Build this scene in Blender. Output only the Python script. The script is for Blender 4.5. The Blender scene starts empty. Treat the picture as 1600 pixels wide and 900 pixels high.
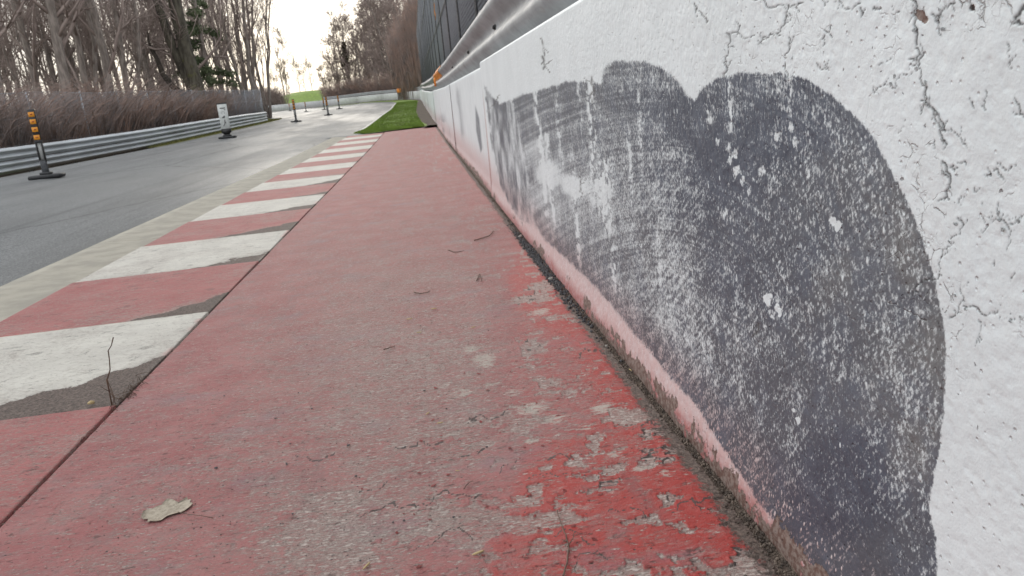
import bpy, math, random
import numpy as np
from mathutils import Vector, Matrix
random.seed(7); rng = np.random.default_rng(7)
S = bpy.context.scene
COL = S.collection
# ------------------------------------------------------------------ camera
EYE = .80                                   # camera height above the pavement, metres
FPX = 1190.                                 # focal length in photograph pixels (1600 wide)
_F = np.array([650. - 800, -(160. - 450), -FPX]); _F /= np.linalg.norm(_F)
_N = np.cross(_F, np.array([1, .10, 0.])); _N = _N if _N[1] > 0 else -_N
_U = _N / np.linalg.norm(_N); _R = np.cross(_F, _U)
M3 = np.array([_R, _F, _U])                 # camera axes -> world axes
cam = bpy.data.cameras.new('camera'); camo = bpy.data.objects.new('camera', cam); COL.objects.link(camo)
camo.matrix_world = Matrix(M3.tolist()).to_4x4()
camo.location = (0, 0, EYE)
cam.sensor_width = 36; cam.lens = FPX / 1600 * 36
cam.clip_start = .02; cam.clip_end = 3000
cam.dof.use_dof = True; cam.dof.focus_distance = 1.45; cam.dof.aperture_fstop = 15
S.camera = camo
# ------------------------------------------------------------------ light
SUN_EL, SUN_AZ = 17., -9.                   # degrees; azimuth from +Y, negative to the left
w = bpy.data.worlds.new('World'); S.world = w; w.use_nodes = True
wt = w.node_tree; wt.nodes.clear()
sun = bpy.data.lights.new('sun', 'SUN'); sun.energy = .5; sun.angle = math.radians(16); sun.color = (1, .93, .82)
suno = bpy.data.objects.new('sun', sun); COL.objects.link(suno)
_sd = Vector((math.sin(math.radians(SUN_AZ)) * math.cos(math.radians(SUN_EL)), math.cos(math.radians(SUN_AZ)) * math.cos(math.radians(SUN_EL)), math.sin(math.radians(SUN_EL))))
suno.rotation_euler = _sd.to_track_quat('Z', 'Y').to_euler()
S.view_settings.view_transform = 'Standard'; S.view_settings.look = 'None'; S.view_settings.exposure = .55; S.view_settings.gamma = 1


class NT:
    """tiny node helper: n('TexNoise', Scale=3, Vector=sock, prop_x=...)"""
    def __init__(s, tree): s.t = tree
    def n(s, kind, _p=None, **inp):
        nd = s.t.nodes.new('ShaderNode' + kind)
        for k, v in (_p or {}).items(): setattr(nd, k, v)
        for k, v in inp.items():
            key = k.replace('_', ' ')
            if key.startswith('i') and key[1:].isdigit(): sk = nd.inputs[int(key[1:])]
            else: sk = nd.inputs[key]
            if isinstance(v, bpy.types.NodeSocket): s.t.links.new(v, sk)
            elif isinstance(v, bpy.types.Node): s.t.links.new(v.outputs[0], sk)
            elif isinstance(v, tuple) and len(v) == 3 and sk.type == 'RGBA': sk.default_value = (*v, 1)
            else: sk.default_value = v
        return nd
    def m(s, op, a, b=0., c=None, clamp=False):
        d = dict(i0=a, i1=b)
        if c is not None: d['i2'] = c
        return s.n('Math', dict(operation=op, use_clamp=clamp), **d).outputs[0]
    def ss(s, v, a, b, lo=0., hi=1.):
        return s.n('MapRange', dict(interpolation_type='SMOOTHSTEP'), Value=v, From_Min=a, From_Max=b, To_Min=lo, To_Max=hi).outputs[0]
    def mix(s, f, a, b, mode='MIX'):
        nd = s.t.nodes.new('ShaderNodeMix'); nd.data_type = 'RGBA'; nd.blend_type = mode; nd.clamp_factor = True
        for sk, v in ((nd.inputs['Factor'], f), (nd.inputs[6], a), (nd.inputs[7], b)):
            if isinstance(v, bpy.types.NodeSocket): s.t.links.new(v, sk)
            elif isinstance(v, tuple): sk.default_value = (*v, 1)
            else: sk.default_value = v
        return nd.outputs[2]
    def noise(s, vec, scale, detail=3, rough=.5, out=0, **k):
        return s.n('TexNoise', None, Vector=vec, Scale=scale, Detail=detail, Roughness=rough, **k).outputs[out]
    def attr(s, name):
        return s.n('Attribute', dict(attribute_name=name)).outputs['Fac']
    def map(s, vec, sc=(1, 1, 1), rot=(0, 0, 0)):
        return s.n('Mapping', None, Vector=vec, Scale=sc, Rotation=rot).outputs[0]


# sky: hazy overcast over a Nishita sky, a warm glow low where the sun sits
W = NT(wt)
sky = W.n('TexSky', dict(sky_type='NISHITA', sun_disc=False, sun_elevation=math.radians(SUN_EL), sun_rotation=math.radians(SUN_AZ), dust_density=3.))
wc = W.n('TexCoord').outputs['Generated']
sep = W.n('SeparateXYZ', None, Vector=wc)
dt = W.n('VectorMath', dict(operation='DOT_PRODUCT'), i0=wc, i1=(_sd.x, _sd.y, .06)).outputs['Value']
cl = W.noise(W.map(wc, (1, 1, 2.4)), 2.2, 5, .55)
cloud = W.mix(W.ss(cl, .35, .68), (7.4, 7.75, 8.2), (11.2, 11.5, 11.8))
low = W.ss(sep.outputs[2], .0, .32, 1, 0)
warm = W.m('MULTIPLY', low, W.ss(dt, .75, 1.0))
cloud = W.mix(W.m('MULTIPLY', warm, .9), cloud, (11.2, 10.6, 9.2))
skyc = W.mix(.93, sky.outputs[0], cloud)
bg = W.n('Background', None, Color=skyc, Strength=.10)
W.n('OutputWorld', None, Surface=bg)


# ------------------------------------------------------------------ helpers
def mat(name, base=(.5, .5, .5), rough=.7, metal=0., spec=None):
    m = bpy.data.materials.new(name); m.use_nodes = True; t = NT(m.node_tree)
    t.b = m.node_tree.nodes['Principled BSDF']
    t.b.inputs['Base Color'].default_value = (*base, 1); t.b.inputs['Roughness'].default_value = rough; t.b.inputs['Metallic'].default_value = metal
    if spec is not None: t.b.inputs['Specular IOR Level'].default_value = spec
    t.P = t.n('TexCoord').outputs['Object']; t.G = t.n('NewGeometry').outputs['Position']
    def col(s): m.node_tree.links.new(s, t.b.inputs['Base Color'])
    def rgh(s): m.node_tree.links.new(s, t.b.inputs['Roughness'])
    def bump(h, dist=.002, strength=1., prev=None):
        b = t.n('Bump', None, Height=h, Distance=dist, Strength=strength)
        if prev is not None: m.node_tree.links.new(prev, b.inputs['Normal'])
        return b.outputs[0]
    def nrm(s): m.node_tree.links.new(s, t.b.inputs['Normal'])
    t.col, t.rgh, t.bump, t.nrm = col, rgh, bump, nrm
    return m, t


def simple(name, c1, c2, scale=8, rough=.7, metal=0., bump=.0, bs=40, detail=4):
    m, t = mat(name, c1, rough, metal)
    t.col(t.mix(t.ss(t.noise(t.P, scale, detail, .6), .35, .65), c1, c2))
    if bump: t.nrm(t.bump(t.noise(t.P, bs, 4, .6), bump))
    return m


def link(o, parent=None, label=None, cat=None, group=None, kind=None):
    COL.objects.link(o)
    if parent is not None: o.parent = parent
    for k, v in (('label', label), ('category', cat), ('group', group), ('kind', kind)):
        if v: o[k] = v
    return o


def empty(name, loc=(0, 0, 0), rz=0, label=None, cat=None, group=None):
    o = bpy.data.objects.new(name, None); o.location = loc; o.rotation_euler = (0, 0, rz); o.empty_display_size = .1
    return link(o, None, label, cat, group)


def mesh(name, V, faces, m=None, attrs=None, smooth=False):
    """faces: list of (n,k) int arrays, k may differ between arrays"""
    me = bpy.data.meshes.new(name); V = np.asarray(V, dtype=np.float32).reshape(-1, 3)
    fa = [np.asarray(f, dtype=np.int32) for f in (faces if isinstance(faces, list) else [faces])]
    fa = [f for f in fa if len(f)]
    loops = np.concatenate([f.ravel() for f in fa]); tot = np.concatenate([np.full(len(f), f.shape[1], np.int32) for f in fa])
    st = np.concatenate([[0], np.cumsum(tot)[:-1]]).astype(np.int32)
    me.vertices.add(len(V)); me.vertices.foreach_set('co', V.ravel())
    me.loops.add(len(loops)); me.loops.foreach_set('vertex_index', loops)
    me.polygons.add(len(tot)); me.polygons.foreach_set('loop_start', st); me.polygons.foreach_set('loop_total', tot)
    if smooth: me.polygons.foreach_set('use_smooth', np.ones(len(tot), dtype=bool))
    me.update(calc_edges=True); me.validate()
    for k, a in (attrs or {}).items():
        at = me.attributes.new(k, 'FLOAT', 'POINT'); at.data.foreach_set('value', np.asarray(a, dtype=np.float32).ravel())
    if m: me.materials.append(m)
    return me


def obj(name, me, parent=None, loc=(0, 0, 0), **k):
    o = bpy.data.objects.new(name, me); o.location = loc
    return link(o, parent, **k)


def gridf(nr, nc):
    i = np.arange(nr - 1)[:, None] * nc + np.arange(nc - 1)[None]
    i = i.ravel(); return np.stack([i, i + 1, i + nc + 1, i + nc], 1)


class MB:
    """collects boxes, prisms and tubes into one mesh"""
    def __init__(s): s.v = []; s.f = {}; s.n = 0
    def add(s, V, F):
        V = np.asarray(V, float).reshape(-1, 3)
        for f in F:
            f = np.asarray(f)
            if f.ndim == 1: f = f[None]
            s.f.setdefault(f.shape[1], []).append(f + s.n)
        s.v.append(V); s.n += len(V); return s
    def box(s, c, d, rz=0, bev=0., rx=0, ry=0):
        c = np.array(c, float); hx, hy, hz = np.array(d) / 2
        if bev > 0:
            b = min(bev, hx * .9, hy * .9, hz * .9); V = []
            for sx in (-1, 1):
                for sy in (-1, 1):
                    for sz in (-1, 1):
                        V += [(sx * hx, sy * (hy - b), sz * (hz - b)), (sx * (hx - b), sy * hy, sz * (hz - b)), (sx * (hx - b), sy * (hy - b), sz * hz)]
            import bmesh as _b
            bm = _b.new(); [bm.verts.new(v) for v in V]; _b.ops.convex_hull(bm, input=bm.verts)
            bm.verts.index_update(); V = [v.co[:] for v in bm.verts]; F = [[v.index for v in f.verts] for f in bm.faces]; bm.free()
        else:
            V = [(x * hx, y * hy, z * hz) for x in (-1, 1) for y in (-1, 1) for z in (-1, 1)]
            F = [(0, 1, 3, 2), (4, 6, 7, 5), (0, 4, 5, 1), (2, 3, 7, 6), (0, 2, 6, 4), (1, 5, 7, 3)]
        R = Matrix.Rotation(rz, 3, 'Z') @ Matrix.Rotation(ry, 3, 'Y') @ Matrix.Rotation(rx, 3, 'X')
        V = np.array(V) @ np.array(R).T + c
        return s.add(V, F)
    def prism(s, poly, a, b, axis='y'):
        """poly of 2-D points extruded along an axis from a to b"""
        n = len(poly); P = np.array(poly, float); V = np.zeros((2 * n, 3)); ax = 'xyz'.index(axis); o = [i for i in range(3) if i != ax]
        V[:n, o[0]] = P[:, 0]; V[:n, o[1]] = P[:, 1]; V[n:] = V[:n]; V[:n, ax] = a; V[n:, ax] = b
        F = [[i, (i + 1) % n, n + (i + 1) % n, n + i] for i in range(n)] + [list(range(n))[::-1], list(range(n, 2 * n))]
        return s.add(V, F)
    def tubes(s, P, R, sides=5, cap=True):
        V, F = tubes(P, R, sides); return s.add(V, F)
    def me(s, name, m=None, smooth=False):
        return mesh(name, np.concatenate(s.v), [np.concatenate(f) for f in s.f.values()], m, None, smooth)


def tubes(P, R, sides=4):
    """P (N,K,3) paths, R (N,K) radii -> verts, [quads, caps]"""
    P = np.asarray(P, float); R = np.asarray(R, float)
    if P.ndim == 2: P = P[None]; R = R[None]
    N, K, _ = P.shape
    T = np.gradient(P, axis=1); T /= np.linalg.norm(T, axis=2, keepdims=True) + 1e-9
    ref = np.where(np.abs(T[:, :1, 2:3]) > .8, np.array([1., 0, 0]), np.array([0, 0, 1.])) * np.ones((N, K, 1))
    A = np.cross(T, ref); A /= np.linalg.norm(A, axis=2, keepdims=True) + 1e-9; B = np.cross(T, A)
    a = np.arange(sides) / sides * 2 * np.pi
    V = P[:, :, None] + R[:, :, None, None] * (A[:, :, None] * np.cos(a)[:, None] + B[:, :, None] * np.sin(a)[:, None])
    V = V.reshape(-1, 3)
    i = np.arange(N)[:, None, None] * K * sides + np.arange(K - 1)[None, :, None] * sides
    j = np.arange(sides)[None, None]; j2 = (j + 1) % sides
    Q = np.stack([i + j, i + j2, i + sides + j2, i + sides + j], -1).reshape(-1, 4)
    c0 = (np.arange(N) * K * sides)[:, None] + np.arange(sides)[::-1][None]; c1 = (np.arange(N) * K * sides + (K - 1) * sides)[:, None] + np.arange(sides)[None]
    return V, [Q, np.concatenate([c0, c1])]


# ------------------------------------------------------------------ numpy noise
def vn(x, y, seed=0):
    t = np.random.default_rng(seed).random((256, 256)); xi = np.floor(x); yi = np.floor(y); fx = x - xi; fy = y - yi
    xi = xi.astype(int) & 255; yi = yi.astype(int) & 255; x1 = (xi + 1) & 255; y1 = (yi + 1) & 255
    u = fx * fx * fx * (fx * (fx * 6 - 15) + 10); v = fy * fy * fy * (fy * (fy * 6 - 15) + 10)
    return (t[xi, yi] * (1 - u) + t[x1, yi] * u) * (1 - v) + (t[xi, y1] * (1 - u) + t[x1, y1] * u) * v


def fbm(x, y, o=4, seed=0, g=.5):
    s = 0; a = 1; tot = 0
    for k in range(o):
        s = s + a * vn(x * 2 ** k + 17.3 * k, y * 2 ** k - 9.1 * k, seed + k); tot += a; a *= g
    return s / tot


def sstep(a, b, v):
    t = np.clip((v - a) / (b - a), 0, 1); return t * t * (3 - 2 * t)


def seg_dist(X, Y, pts):
    d = np.full(X.shape, 1e9)
    for (x0, y0), (x1, y1) in zip(pts[:-1], pts[1:]):
        dx, dy = x1 - x0, y1 - y0; t = np.clip(((X - x0) * dx + (Y - y0) * dy) / (dx * dx + dy * dy + 1e-9), 0, 1)
        d = np.minimum(d, np.hypot(X - x0 - t * dx, Y - y0 - t * dy))
    return d


def jag(pts, it=3, amp=.16, seed=0):
    g = np.random.default_rng(seed + int(abs(pts[0][0]) * 7)); p = [np.array(q, float) for q in pts]
    for _ in range(it):
        o = [p[0]]
        for a, b in zip(p[:-1], p[1:]):
            d = b - a; o += [(a + b) / 2 + np.array([-d[1], d[0]]) * g.uniform(-amp, amp), b]
        p = o
    return [tuple(q) for q in p]


def inside(X, Y, pts):
    c = np.zeros(X.shape, bool); n = len(pts)
    for i in range(n):
        x0, y0 = pts[i]; x1, y1 = pts[(i + 1) % n]
        c ^= ((y0 > Y) != (y1 > Y)) & (X < (x1 - x0) * (Y - y0) / ((y1 - y0) or 1e-9) + x0)
    return c


def rbf(X, Y, pts, dflt=0., w0=.02):
    """smooth map through hand-placed samples (x, y, radius, value)"""
    num = np.full(X.shape, dflt * w0); den = np.full(X.shape, w0)
    for x, y, r, v in pts:
        k = np.exp(-((X - x) ** 2 + (Y - y) ** 2) / (r * r)); num += k * v; den += k
    return num / den


# measuring: photograph points turned into points of the place
def ray(px, py):
    d = M3 @ np.array([px - 800., -(py - 450.), -FPX]); return d / np.linalg.norm(d)
def on_ground(px, py, z=0.):
    d = ray(px, py); t = (z - EYE) / d[2]; return Vector((d[0] * t, d[1] * t, z))
WX = .53                                     # face of the wall
def wchart(px, py):
    """a spot on the wall as slopes (distance-free wall chart), in units of 1/FPX"""
    d = ray(px, py); t = 1 / d[1]; return (d[0] * t * FPX, d[2] * t * FPX)
def wpts(l): return [wchart(*p) for p in l]
def wr(l): return [(*wchart(a, b), r, v) for a, b, r, v in l]
def gr(l): return wr(l)


# ------------------------------------------------------------------ terrain
def zl(y): return np.interp(y, [0, 15, 30, 41, 54, 66, 78, 95, 121, 157, 300, 2000], [0, 0, .1, .28, .48, .75, .9, 1.05, 1.45, 1.9, 3, 6])
def cross(x): return np.interp(x, [-13, -10.6, -9.7, -8, -6.2, -2.5], [-.1, -.07, .02, .17, .18, 0])
def ter(x, y): return zl(y) + cross(x) * np.interp(y, [60, 90], [1, .4])
FAR = [(.53, 88), (.40, 94), (-.2, 101), (-1.7, 112), (-4.75, 120), (-9, 125.7), (-15, 131), (-20, 134.5), (-26, 138.5), (-40, 144), (-75, 152)]
def farx(y): return np.interp(y, [p[1] for p in FAR], [p[0] for p in FAR])
BAR = [(-11.2, 2), (-10.9, 12), (-10.7, 20), (-10.6, 25), (-10.1, 30), (-9.8, 36), (-9.75, 46), (-10.5, 56.5)]

# ------------------------------------------------------------------ materials
# wall paint: white, pitted, crackled, with smeared tyre rubber
m_wall, t = mat('wall_paint', (.8, .8, .8), .5)
P = t.P
rub, tint, pink, chip, crk, crz, strk, grain = (t.attr(a) for a in ('rub', 'tint', 'pink', 'chip', 'crack', 'crz', 'streak', 'grain'))
ps = t.map(P, (1, 1, .65), (.35, 0, 0))
n1 = t.m('SUBTRACT', t.noise(ps, 210, 4, .72), .5)
n3 = t.m('SUBTRACT', t.noise(t.map(P, (1, 1, .75), (.3, 0, 0)), 95, 5, .75), .5)
n2 = t.m('SUBTRACT', t.noise(ps, 14, 5, .65), .5)
tt = t.m('MULTIPLY', grain, t.m('ADD', t.m('ADD', t.m('MULTIPLY', n1, 3.0), t.m('MULTIPLY', n3, 1.1)), t.m('MULTIPLY', n2, .8)))
tt = t.m('ADD', tt, t.m('MULTIPLY_ADD', rub, 1.02, .03))
tt = t.m('ADD', tt, t.m('MULTIPLY', strk, .8))
cover = t.ss(tt, .12, .92)
cover = t.m('MULTIPLY', cover, t.ss(rub, .0, .10))
vor = t.n('TexVoronoi', dict(feature='F1'), Vector=t.map(P, (1, 1, .6), (.35, 0, 0)), Scale=125., Randomness=1.)
vsep = t.n('SeparateColor', None, Color=vor.outputs['Color'])
spk = t.m('MULTIPLY', t.ss(vor.outputs['Distance'], .16, .32, 1, 0), t.ss(vsep.outputs[0], .50, .56))
vor2 = t.n('TexVoronoi', dict(feature='F1'), Vector=t.map(P, (1, 1, .5), (.3, 0, 0)), Scale=52., Randomness=1.)
v2s = t.n('SeparateColor', None, Color=vor2.outputs['Color'])
spk2 = t.m('MULTIPLY', t.ss(vor2.outputs['Distance'], .10, .17, 1, 0), t.ss(v2s.outputs[1], .78, .80))
speck = t.m('MAXIMUM', spk, spk2)
cover = t.m('MULTIPLY', cover, t.m('SUBTRACT', 1., t.m('MULTIPLY', speck, .93)))
vn_ = t.n('TexVoronoi', dict(feature='DISTANCE_TO_EDGE'), Vector=t.mix(.010, t.map(P, (1, 1, .7)), t.noise(P, 150, 3, .6, out=1), 'ADD'), Scale=135., Randomness=1.)
skin = t.m('MULTIPLY', t.ss(vn_.outputs['Distance'], .0, .16, 1, 0), t.ss(t.noise(P, 22, 3, .6), .42, .6))
cover = t.m('ADD', cover, t.m('MULTIPLY', t.m('MULTIPLY', skin, rub), .45), clamp=True)
alpha = t.m('MULTIPLY', cover, .95)
wcol = t.mix(t.ss(t.noise(P, 3.5, 5, .6), .3, .7), (.77, .81, .81), (.71, .75, .75))
wcol = t.mix(t.m('MULTIPLY', t.ss(t.noise(t.map(P, (1, 1, .3)), 9, 5, .65), .55, .78), .25), wcol, (.60, .59, .56))
vc = t.n('TexVoronoi', dict(feature='DISTANCE_TO_EDGE'), Vector=t.mix(.012, P, t.noise(P, 60, 3, .6, out=1), 'ADD'), Scale=26., Randomness=1.)
crackle = t.m('MULTIPLY', t.m('MULTIPLY', t.ss(vc.outputs['Distance'], .0, .03, 1, 0), crz), t.ss(t.noise(P, 40, 3, .6), .48, .60))
vc2 = t.n('TexVoronoi', dict(feature='DISTANCE_TO_EDGE'), Vector=t.mix(.01, P, t.noise(P, 120, 3, .6, out=1), 'ADD'), Scale=85., Randomness=1.)
crackle2 = t.m('MULTIPLY', t.m('MULTIPLY', t.ss(vc2.outputs['Distance'], .0, .07, 1, 0), crz), t.ss(t.noise(P, 28, 3, .6), .50, .62))
wcol = t.mix(t.m('MULTIPLY', crackle, .5), wcol, (.16, .145, .135))
wcol = t.mix(t.m('MULTIPLY', crackle2, .28), wcol, (.3, .28, .26))
vd = t.n('TexVoronoi', dict(feature='F1'), Vector=t.mix(.02, P, t.noise(P, 90, 2, .5, out=1), 'ADD'), Scale=44., Randomness=1.)
vds = t.n('SeparateColor', None, Color=vd.outputs['Color'])
holes = t.m('MULTIPLY', t.ss(vd.outputs['Distance'], .05, .10, 1, 0), t.ss(vds.outputs[0], .72, .76))
wcol = t.mix(t.m('MULTIPLY', holes, .7), wcol, (.14, .12, .12))
pk = t.mix(t.ss(pink, .45, 1.), (.60, .385, .36), (.40, .075, .06))
pkf = t.m('MULTIPLY', t.ss(pink, .0, .62, .0, .9), t.ss(t.noise(P, 45, 5, .7), .25, .6, .62, 1))
wcol = t.mix(pkf, wcol, pk)
rcol = t.mix(tint, (.030, .040, .068), (.150, .148, .145))
rcol = t.mix(t.ss(t.noise(P, 14, 4, .6), .4, .7, 0, .6), rcol, (.085, .102, .140))
c = t.mix(alpha, wcol, rcol)
chn = t.m('ADD', chip, t.m('MULTIPLY', t.m('SUBTRACT', t.noise(P, 55, 5, .7), .5), 1.1))
chf = t.m('MULTIPLY', t.ss(chn, .50, .56), t.ss(chip, .02, .1))
c = t.mix(chf, c, t.mix(t.ss(t.noise(P, 90, 4, .6), .4, .6), (.15, .085, .066), (.27, .205, .175)))
c = t.mix(t.m('MULTIPLY', crk, .93), c, (.035, .03, .028))
t.col(c)
vp = t.n('TexVoronoi', dict(feature='F1'), Vector=P, Scale=95., Randomness=1.)
vps = t.n('SeparateColor', None, Color=vp.outputs['Color'])
pits = t.m('MULTIPLY', t.ss(vp.outputs['Distance'], .05, .28, 1, 0), t.ss(vps.outputs[2], .70, .76))
h = t.m('MULTIPLY', t.noise(P, 45, 4, .6), .8)
vb = t.n('TexVoronoi', dict(feature='SMOOTH_F1'), Vector=P, Scale=70., Randomness=1.); h = t.m('SUBTRACT', h, t.m('MULTIPLY', t.ss(vb.outputs['Distance'], .05, .5, 1, 0), .28))
h = t.m('ADD', h, t.m('MULTIPLY', t.noise(P, 260, 2, .5), .22))
h = t.m('SUBTRACT', h, t.m('MULTIPLY', pits, .9)); h = t.m('SUBTRACT', h, holes)
h = t.m('SUBTRACT', h, t.m('MULTIPLY', crackle, 1.0)); h = t.m('SUBTRACT', h, t.m('MULTIPLY', crackle2, .35))
h = t.m('ADD', h, t.m('MULTIPLY', t.m('MULTIPLY', speck, rub), .4)); h = t.m('SUBTRACT', h, t.m('MULTIPLY', chf, .8))
t.nrm(t.bump(h, .0024, 1.))
t.rgh(t.m('ADD', .62, t.m('MULTIPLY', alpha, -.10)))

# red pavement and kerb paint share one worn-paint recipe
def worn(name, paint, paint2, hot, conc=(.365, .300, .262), stripe=False):
    m, t = mat(name, paint, .8); P = t.P
    red, wear, grime_shade, pale, deb = (t.attr(a) for a in ('red', 'wear', 'grime_shade', 'pale', 'debris'))
    c = t.mix(t.ss(t.noise(P, 5, 5, .6), .35, .65), paint, paint2)
    c = t.mix(t.m('MULTIPLY', t.ss(t.m('ADD', red, t.m('MULTIPLY', t.m('SUBTRACT', t.noise(P, 22, 6, .7), .5), .9)), .25, .85), 1.), c, hot)
    if not stripe:
        c = t.mix(t.m('MULTIPLY', t.ss(t.noise(t.map(P, (1, 1.3, 1)), 9, 7, .75), .50, .68), .55), c, (.235, .155, .145))
        c = t.mix(t.m('MULTIPLY', t.ss(t.noise(t.map(P, (.7, 1.5, 1)), 16, 7, .8), .55, .66), .5), c, (.42, .33, .29))
        c = t.mix(t.m('MULTIPLY', t.ss(t.noise(t.map(P, (2.2, .35, 1)), 3, 5, .7), .56, .70), .4), c, (.17, .115, .115))
    bl = t.m('MULTIPLY', t.ss(t.noise(t.map(P, (1, 1.6, 1)), 3.1, 5, .62), .52, .74), .42)
    if not stripe: c = t.mix(bl, c, (.20, .20, .225))
    pm = t.map(P, (.55, 1.2, 1), (0, 0, .2))
    g = t.m('MULTIPLY', t.m('SUBTRACT', t.noise(pm, 120, 5, .78), .5), 2.6)
    g2 = t.m('MULTIPLY', t.m('SUBTRACT', t.noise(pm, 26, 6, .7), .5), 1.5)
    f = t.ss(t.m('ADD', t.m('ADD', g, g2), t.m('MULTIPLY', wear, .95)), .15, .98)
    cc = t.mix(t.ss(t.noise(P, 160, 4, .7), .35, .7), tuple(a * .62 for a in conc), tuple(a * 1.22 for a in conc))
    c = t.mix(t.m('MULTIPLY', f, .80), c, cc)
    lf_ = t.ss(t.m('ADD', t.m('SUBTRACT', t.noise(t.map(P, (.5, 1.4, 1), (0, 0, .3)), 95, 5, .75), .5), t.m('MULTIPLY', wear, .12)), .10, .18)
    c = t.mix(t.m('MULTIPLY', lf_, .85 if not stripe else .3), c, (.56, .47, .42))
    dk_ = t.ss(t.noise(t.map(P, (.5, 1.4, 1), (0, 0, .1)), 48, 7, .85), .57, .68)
    c = t.mix(t.m('MULTIPLY', dk_, .72 if not stripe else .55), c, tuple(a * .28 for a in conc))
    c = t.mix(t.ss(t.m('ADD', pale, t.m('MULTIPLY', t.m('SUBTRACT', t.noise(t.map(P, (.5, 1.4, 1), (0, 0, .15)), 60, 8, .85), .5), 4.2)), .66, .95, 0, .85), c, (.48, .43, .37))
    gn = t.ss(t.m('ADD', grime_shade, t.m('MULTIPLY', t.m('SUBTRACT', t.noise(P, 190, 4, .7), .5), .9)), .38, .80)
    c = t.mix(t.m('MULTIPLY', gn, .88), c, (.055, .045, .04))  # kerb grime; on the slab, painted shade under flake edges and dark cracks
    dn = t.ss(t.m('ADD', deb, t.m('MULTIPLY', t.m('SUBTRACT', t.noise(P, 48, 6, .75), .5), 1.3)), .42, .62)
    dc = t.mix(t.ss(t.noise(P, 120, 5, .75), .38, .66), (.060, .040, .032), (.20, .145, .118))
    c = t.mix(dn, c, dc)
    v = t.n('TexVoronoi', dict(feature='F1'), Vector=P, Scale=70.); vs = t.n('SeparateColor', None, Color=v.outputs['Color'])
    dots = t.m('MULTIPLY', t.ss(v.outputs['Distance'], .10, .18, 1, 0), t.ss(vs.outputs[0], .86, .87))
    c = t.mix(t.m('MULTIPLY', dots, .85), c, (.06, .05, .05))
    t.col(c)
    h = t.m('ADD', t.m('MULTIPLY', t.noise(P, 330, 3, .6), .5), t.m('MULTIPLY', t.noise(t.map(P, (.6, 1.3, 1)), 90, 4, .6), .9))
    h = t.m('SUBTRACT', h, t.m('MULTIPLY', f, .25)); h = t.m('SUBTRACT', h, t.m('MULTIPLY', dk_, .5)); h = t.m('ADD', h, t.m('MULTIPLY', lf_, .3)); h = t.m('ADD', h, t.m('MULTIPLY', dn, .4)); h = t.m('SUBTRACT', h, dots)
    t.nrm(t.bump(h, .0032 if not stripe else .0028, 1.))
    t.rgh(t.ss(red, .2, .9, .74, .58))
    return m
m_red = worn('red_pavement_paint', (.325, .105, .100), (.375, .150, .140), (.385, .034, .027))
m_kred = worn('red_kerb_paint', (.350, .095, .090), (.400, .130, .120), (.46, .035, .03), stripe=True)
m_kwhite = worn('white_kerb_paint', (.66, .63, .56), (.58, .55, .49), (.5, .3, .27), stripe=True)
m_gutter = simple('gutter_concrete', (.42, .385, .315), (.32, .295, .245), 5, .85, bump=.002, bs=120, detail=7)
m_dark = simple('joint_dirt', (.085, .060, .046), (.17, .13, .10), 60, .95, bump=.004, bs=200)

m_asph, t = mat('asphalt', (.07, .07, .07), .5); P = t.P
c = t.mix(t.ss(t.noise(P, 70, 6, .85), .40, .62), (.085, .089, .091), (.265, .27, .268))
sk_ = t.ss(t.noise(t.map(P, (1.6, .035, 1), (0, 0, .04)), 1.6, 6, .7), .50, .66)
c = t.mix(t.m('MULTIPLY', sk_, .38), c, (.055, .057, .06))
pt_ = t.n('TexVoronoi', dict(feature='F1'), Vector=t.mix(.10, t.map(P, (1, .5, 1)), t.noise(P, 3, 4, .7, out=1), 'ADD'), Scale=.42); pts_ = t.n('SeparateColor', None, Color=pt_.outputs['Color'])
c = t.mix(t.m('MULTIPLY', t.m('MULTIPLY', t.ss(pt_.outputs['Distance'], .05, .09, 1, 0), t.ss(pts_.outputs[0], .6, .62)), .7), c, (.04, .04, .04))
ve_ = t.n('TexVoronoi', dict(feature='DISTANCE_TO_EDGE'), Vector=t.mix(.25, t.map(P, (1, .4, 1)), t.noise(P, 1.2, 5, .7, out=1), 'ADD'), Scale=.30)
c = t.mix(t.m('MULTIPLY', t.ss(ve_.outputs['Distance'], .0, .010, 1, 0), .55), c, (.035, .035, .036))
c = t.mix(t.m('MULTIPLY', t.ss(t.noise(t.map(P, (1, .18, 1)), 1.3, 5, .6), .40, .68), .45), c, (.06, .061, .063))
c = t.mix(t.m('MULTIPLY', t.ss(t.noise(t.map(P, (1, .3, 1)), .5, 4, .6), .5, .7), .35), c, (.17, .17, .165))
t.col(c)
t.rgh(t.ss(t.noise(t.map(P, (1, .25, 1)), .45, 4, .6), .35, .65, .52, .68)); t.b.inputs['Specular IOR Level'].default_value = .24
t.nrm(t.bump(t.noise(P, 170, 3, .65), .0035, .8))

m_grass, t = mat('grass_green', (.06, .12, .02), .8)
c = t.mix(t.ss(t.noise(t.P, 2.2, 5, .65), .35, .65), (.215, .315, .050), (.135, .205, .038))
c = t.mix(t.ss(t.noise(t.P, 30, 3, .6), .5, .75, 0, .5), c, (.24, .25, .08)); c = t.mix(t.ss(t.noise(t.P, 1.1, 6, .75), .56, .68, 0, .75), c, (.13, .105, .06))
t.col(c); t.b.inputs['Specular IOR Level'].default_value = .25
m_ydry = simple('yellow_verge_grass', (.20, .19, .05), (.12, .12, .04), 5, .9)
m_dirt = simple('bare_dirt', (.12, .085, .06), (.05, .036, .027), 9, .95, bump=.01, bs=30, detail=7)
m_ground, t = mat('forest_floor', (.1, .08, .05), .95)
c = t.mix(t.ss(t.noise(t.P, .8, 6, .65), .35, .65), (.125, .09, .06), (.07, .055, .035))
c = t.mix(t.ss(t.noise(t.P, .06, 4, .6), .48, .6), c, (.075, .095, .03)); t.col(c)
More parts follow.
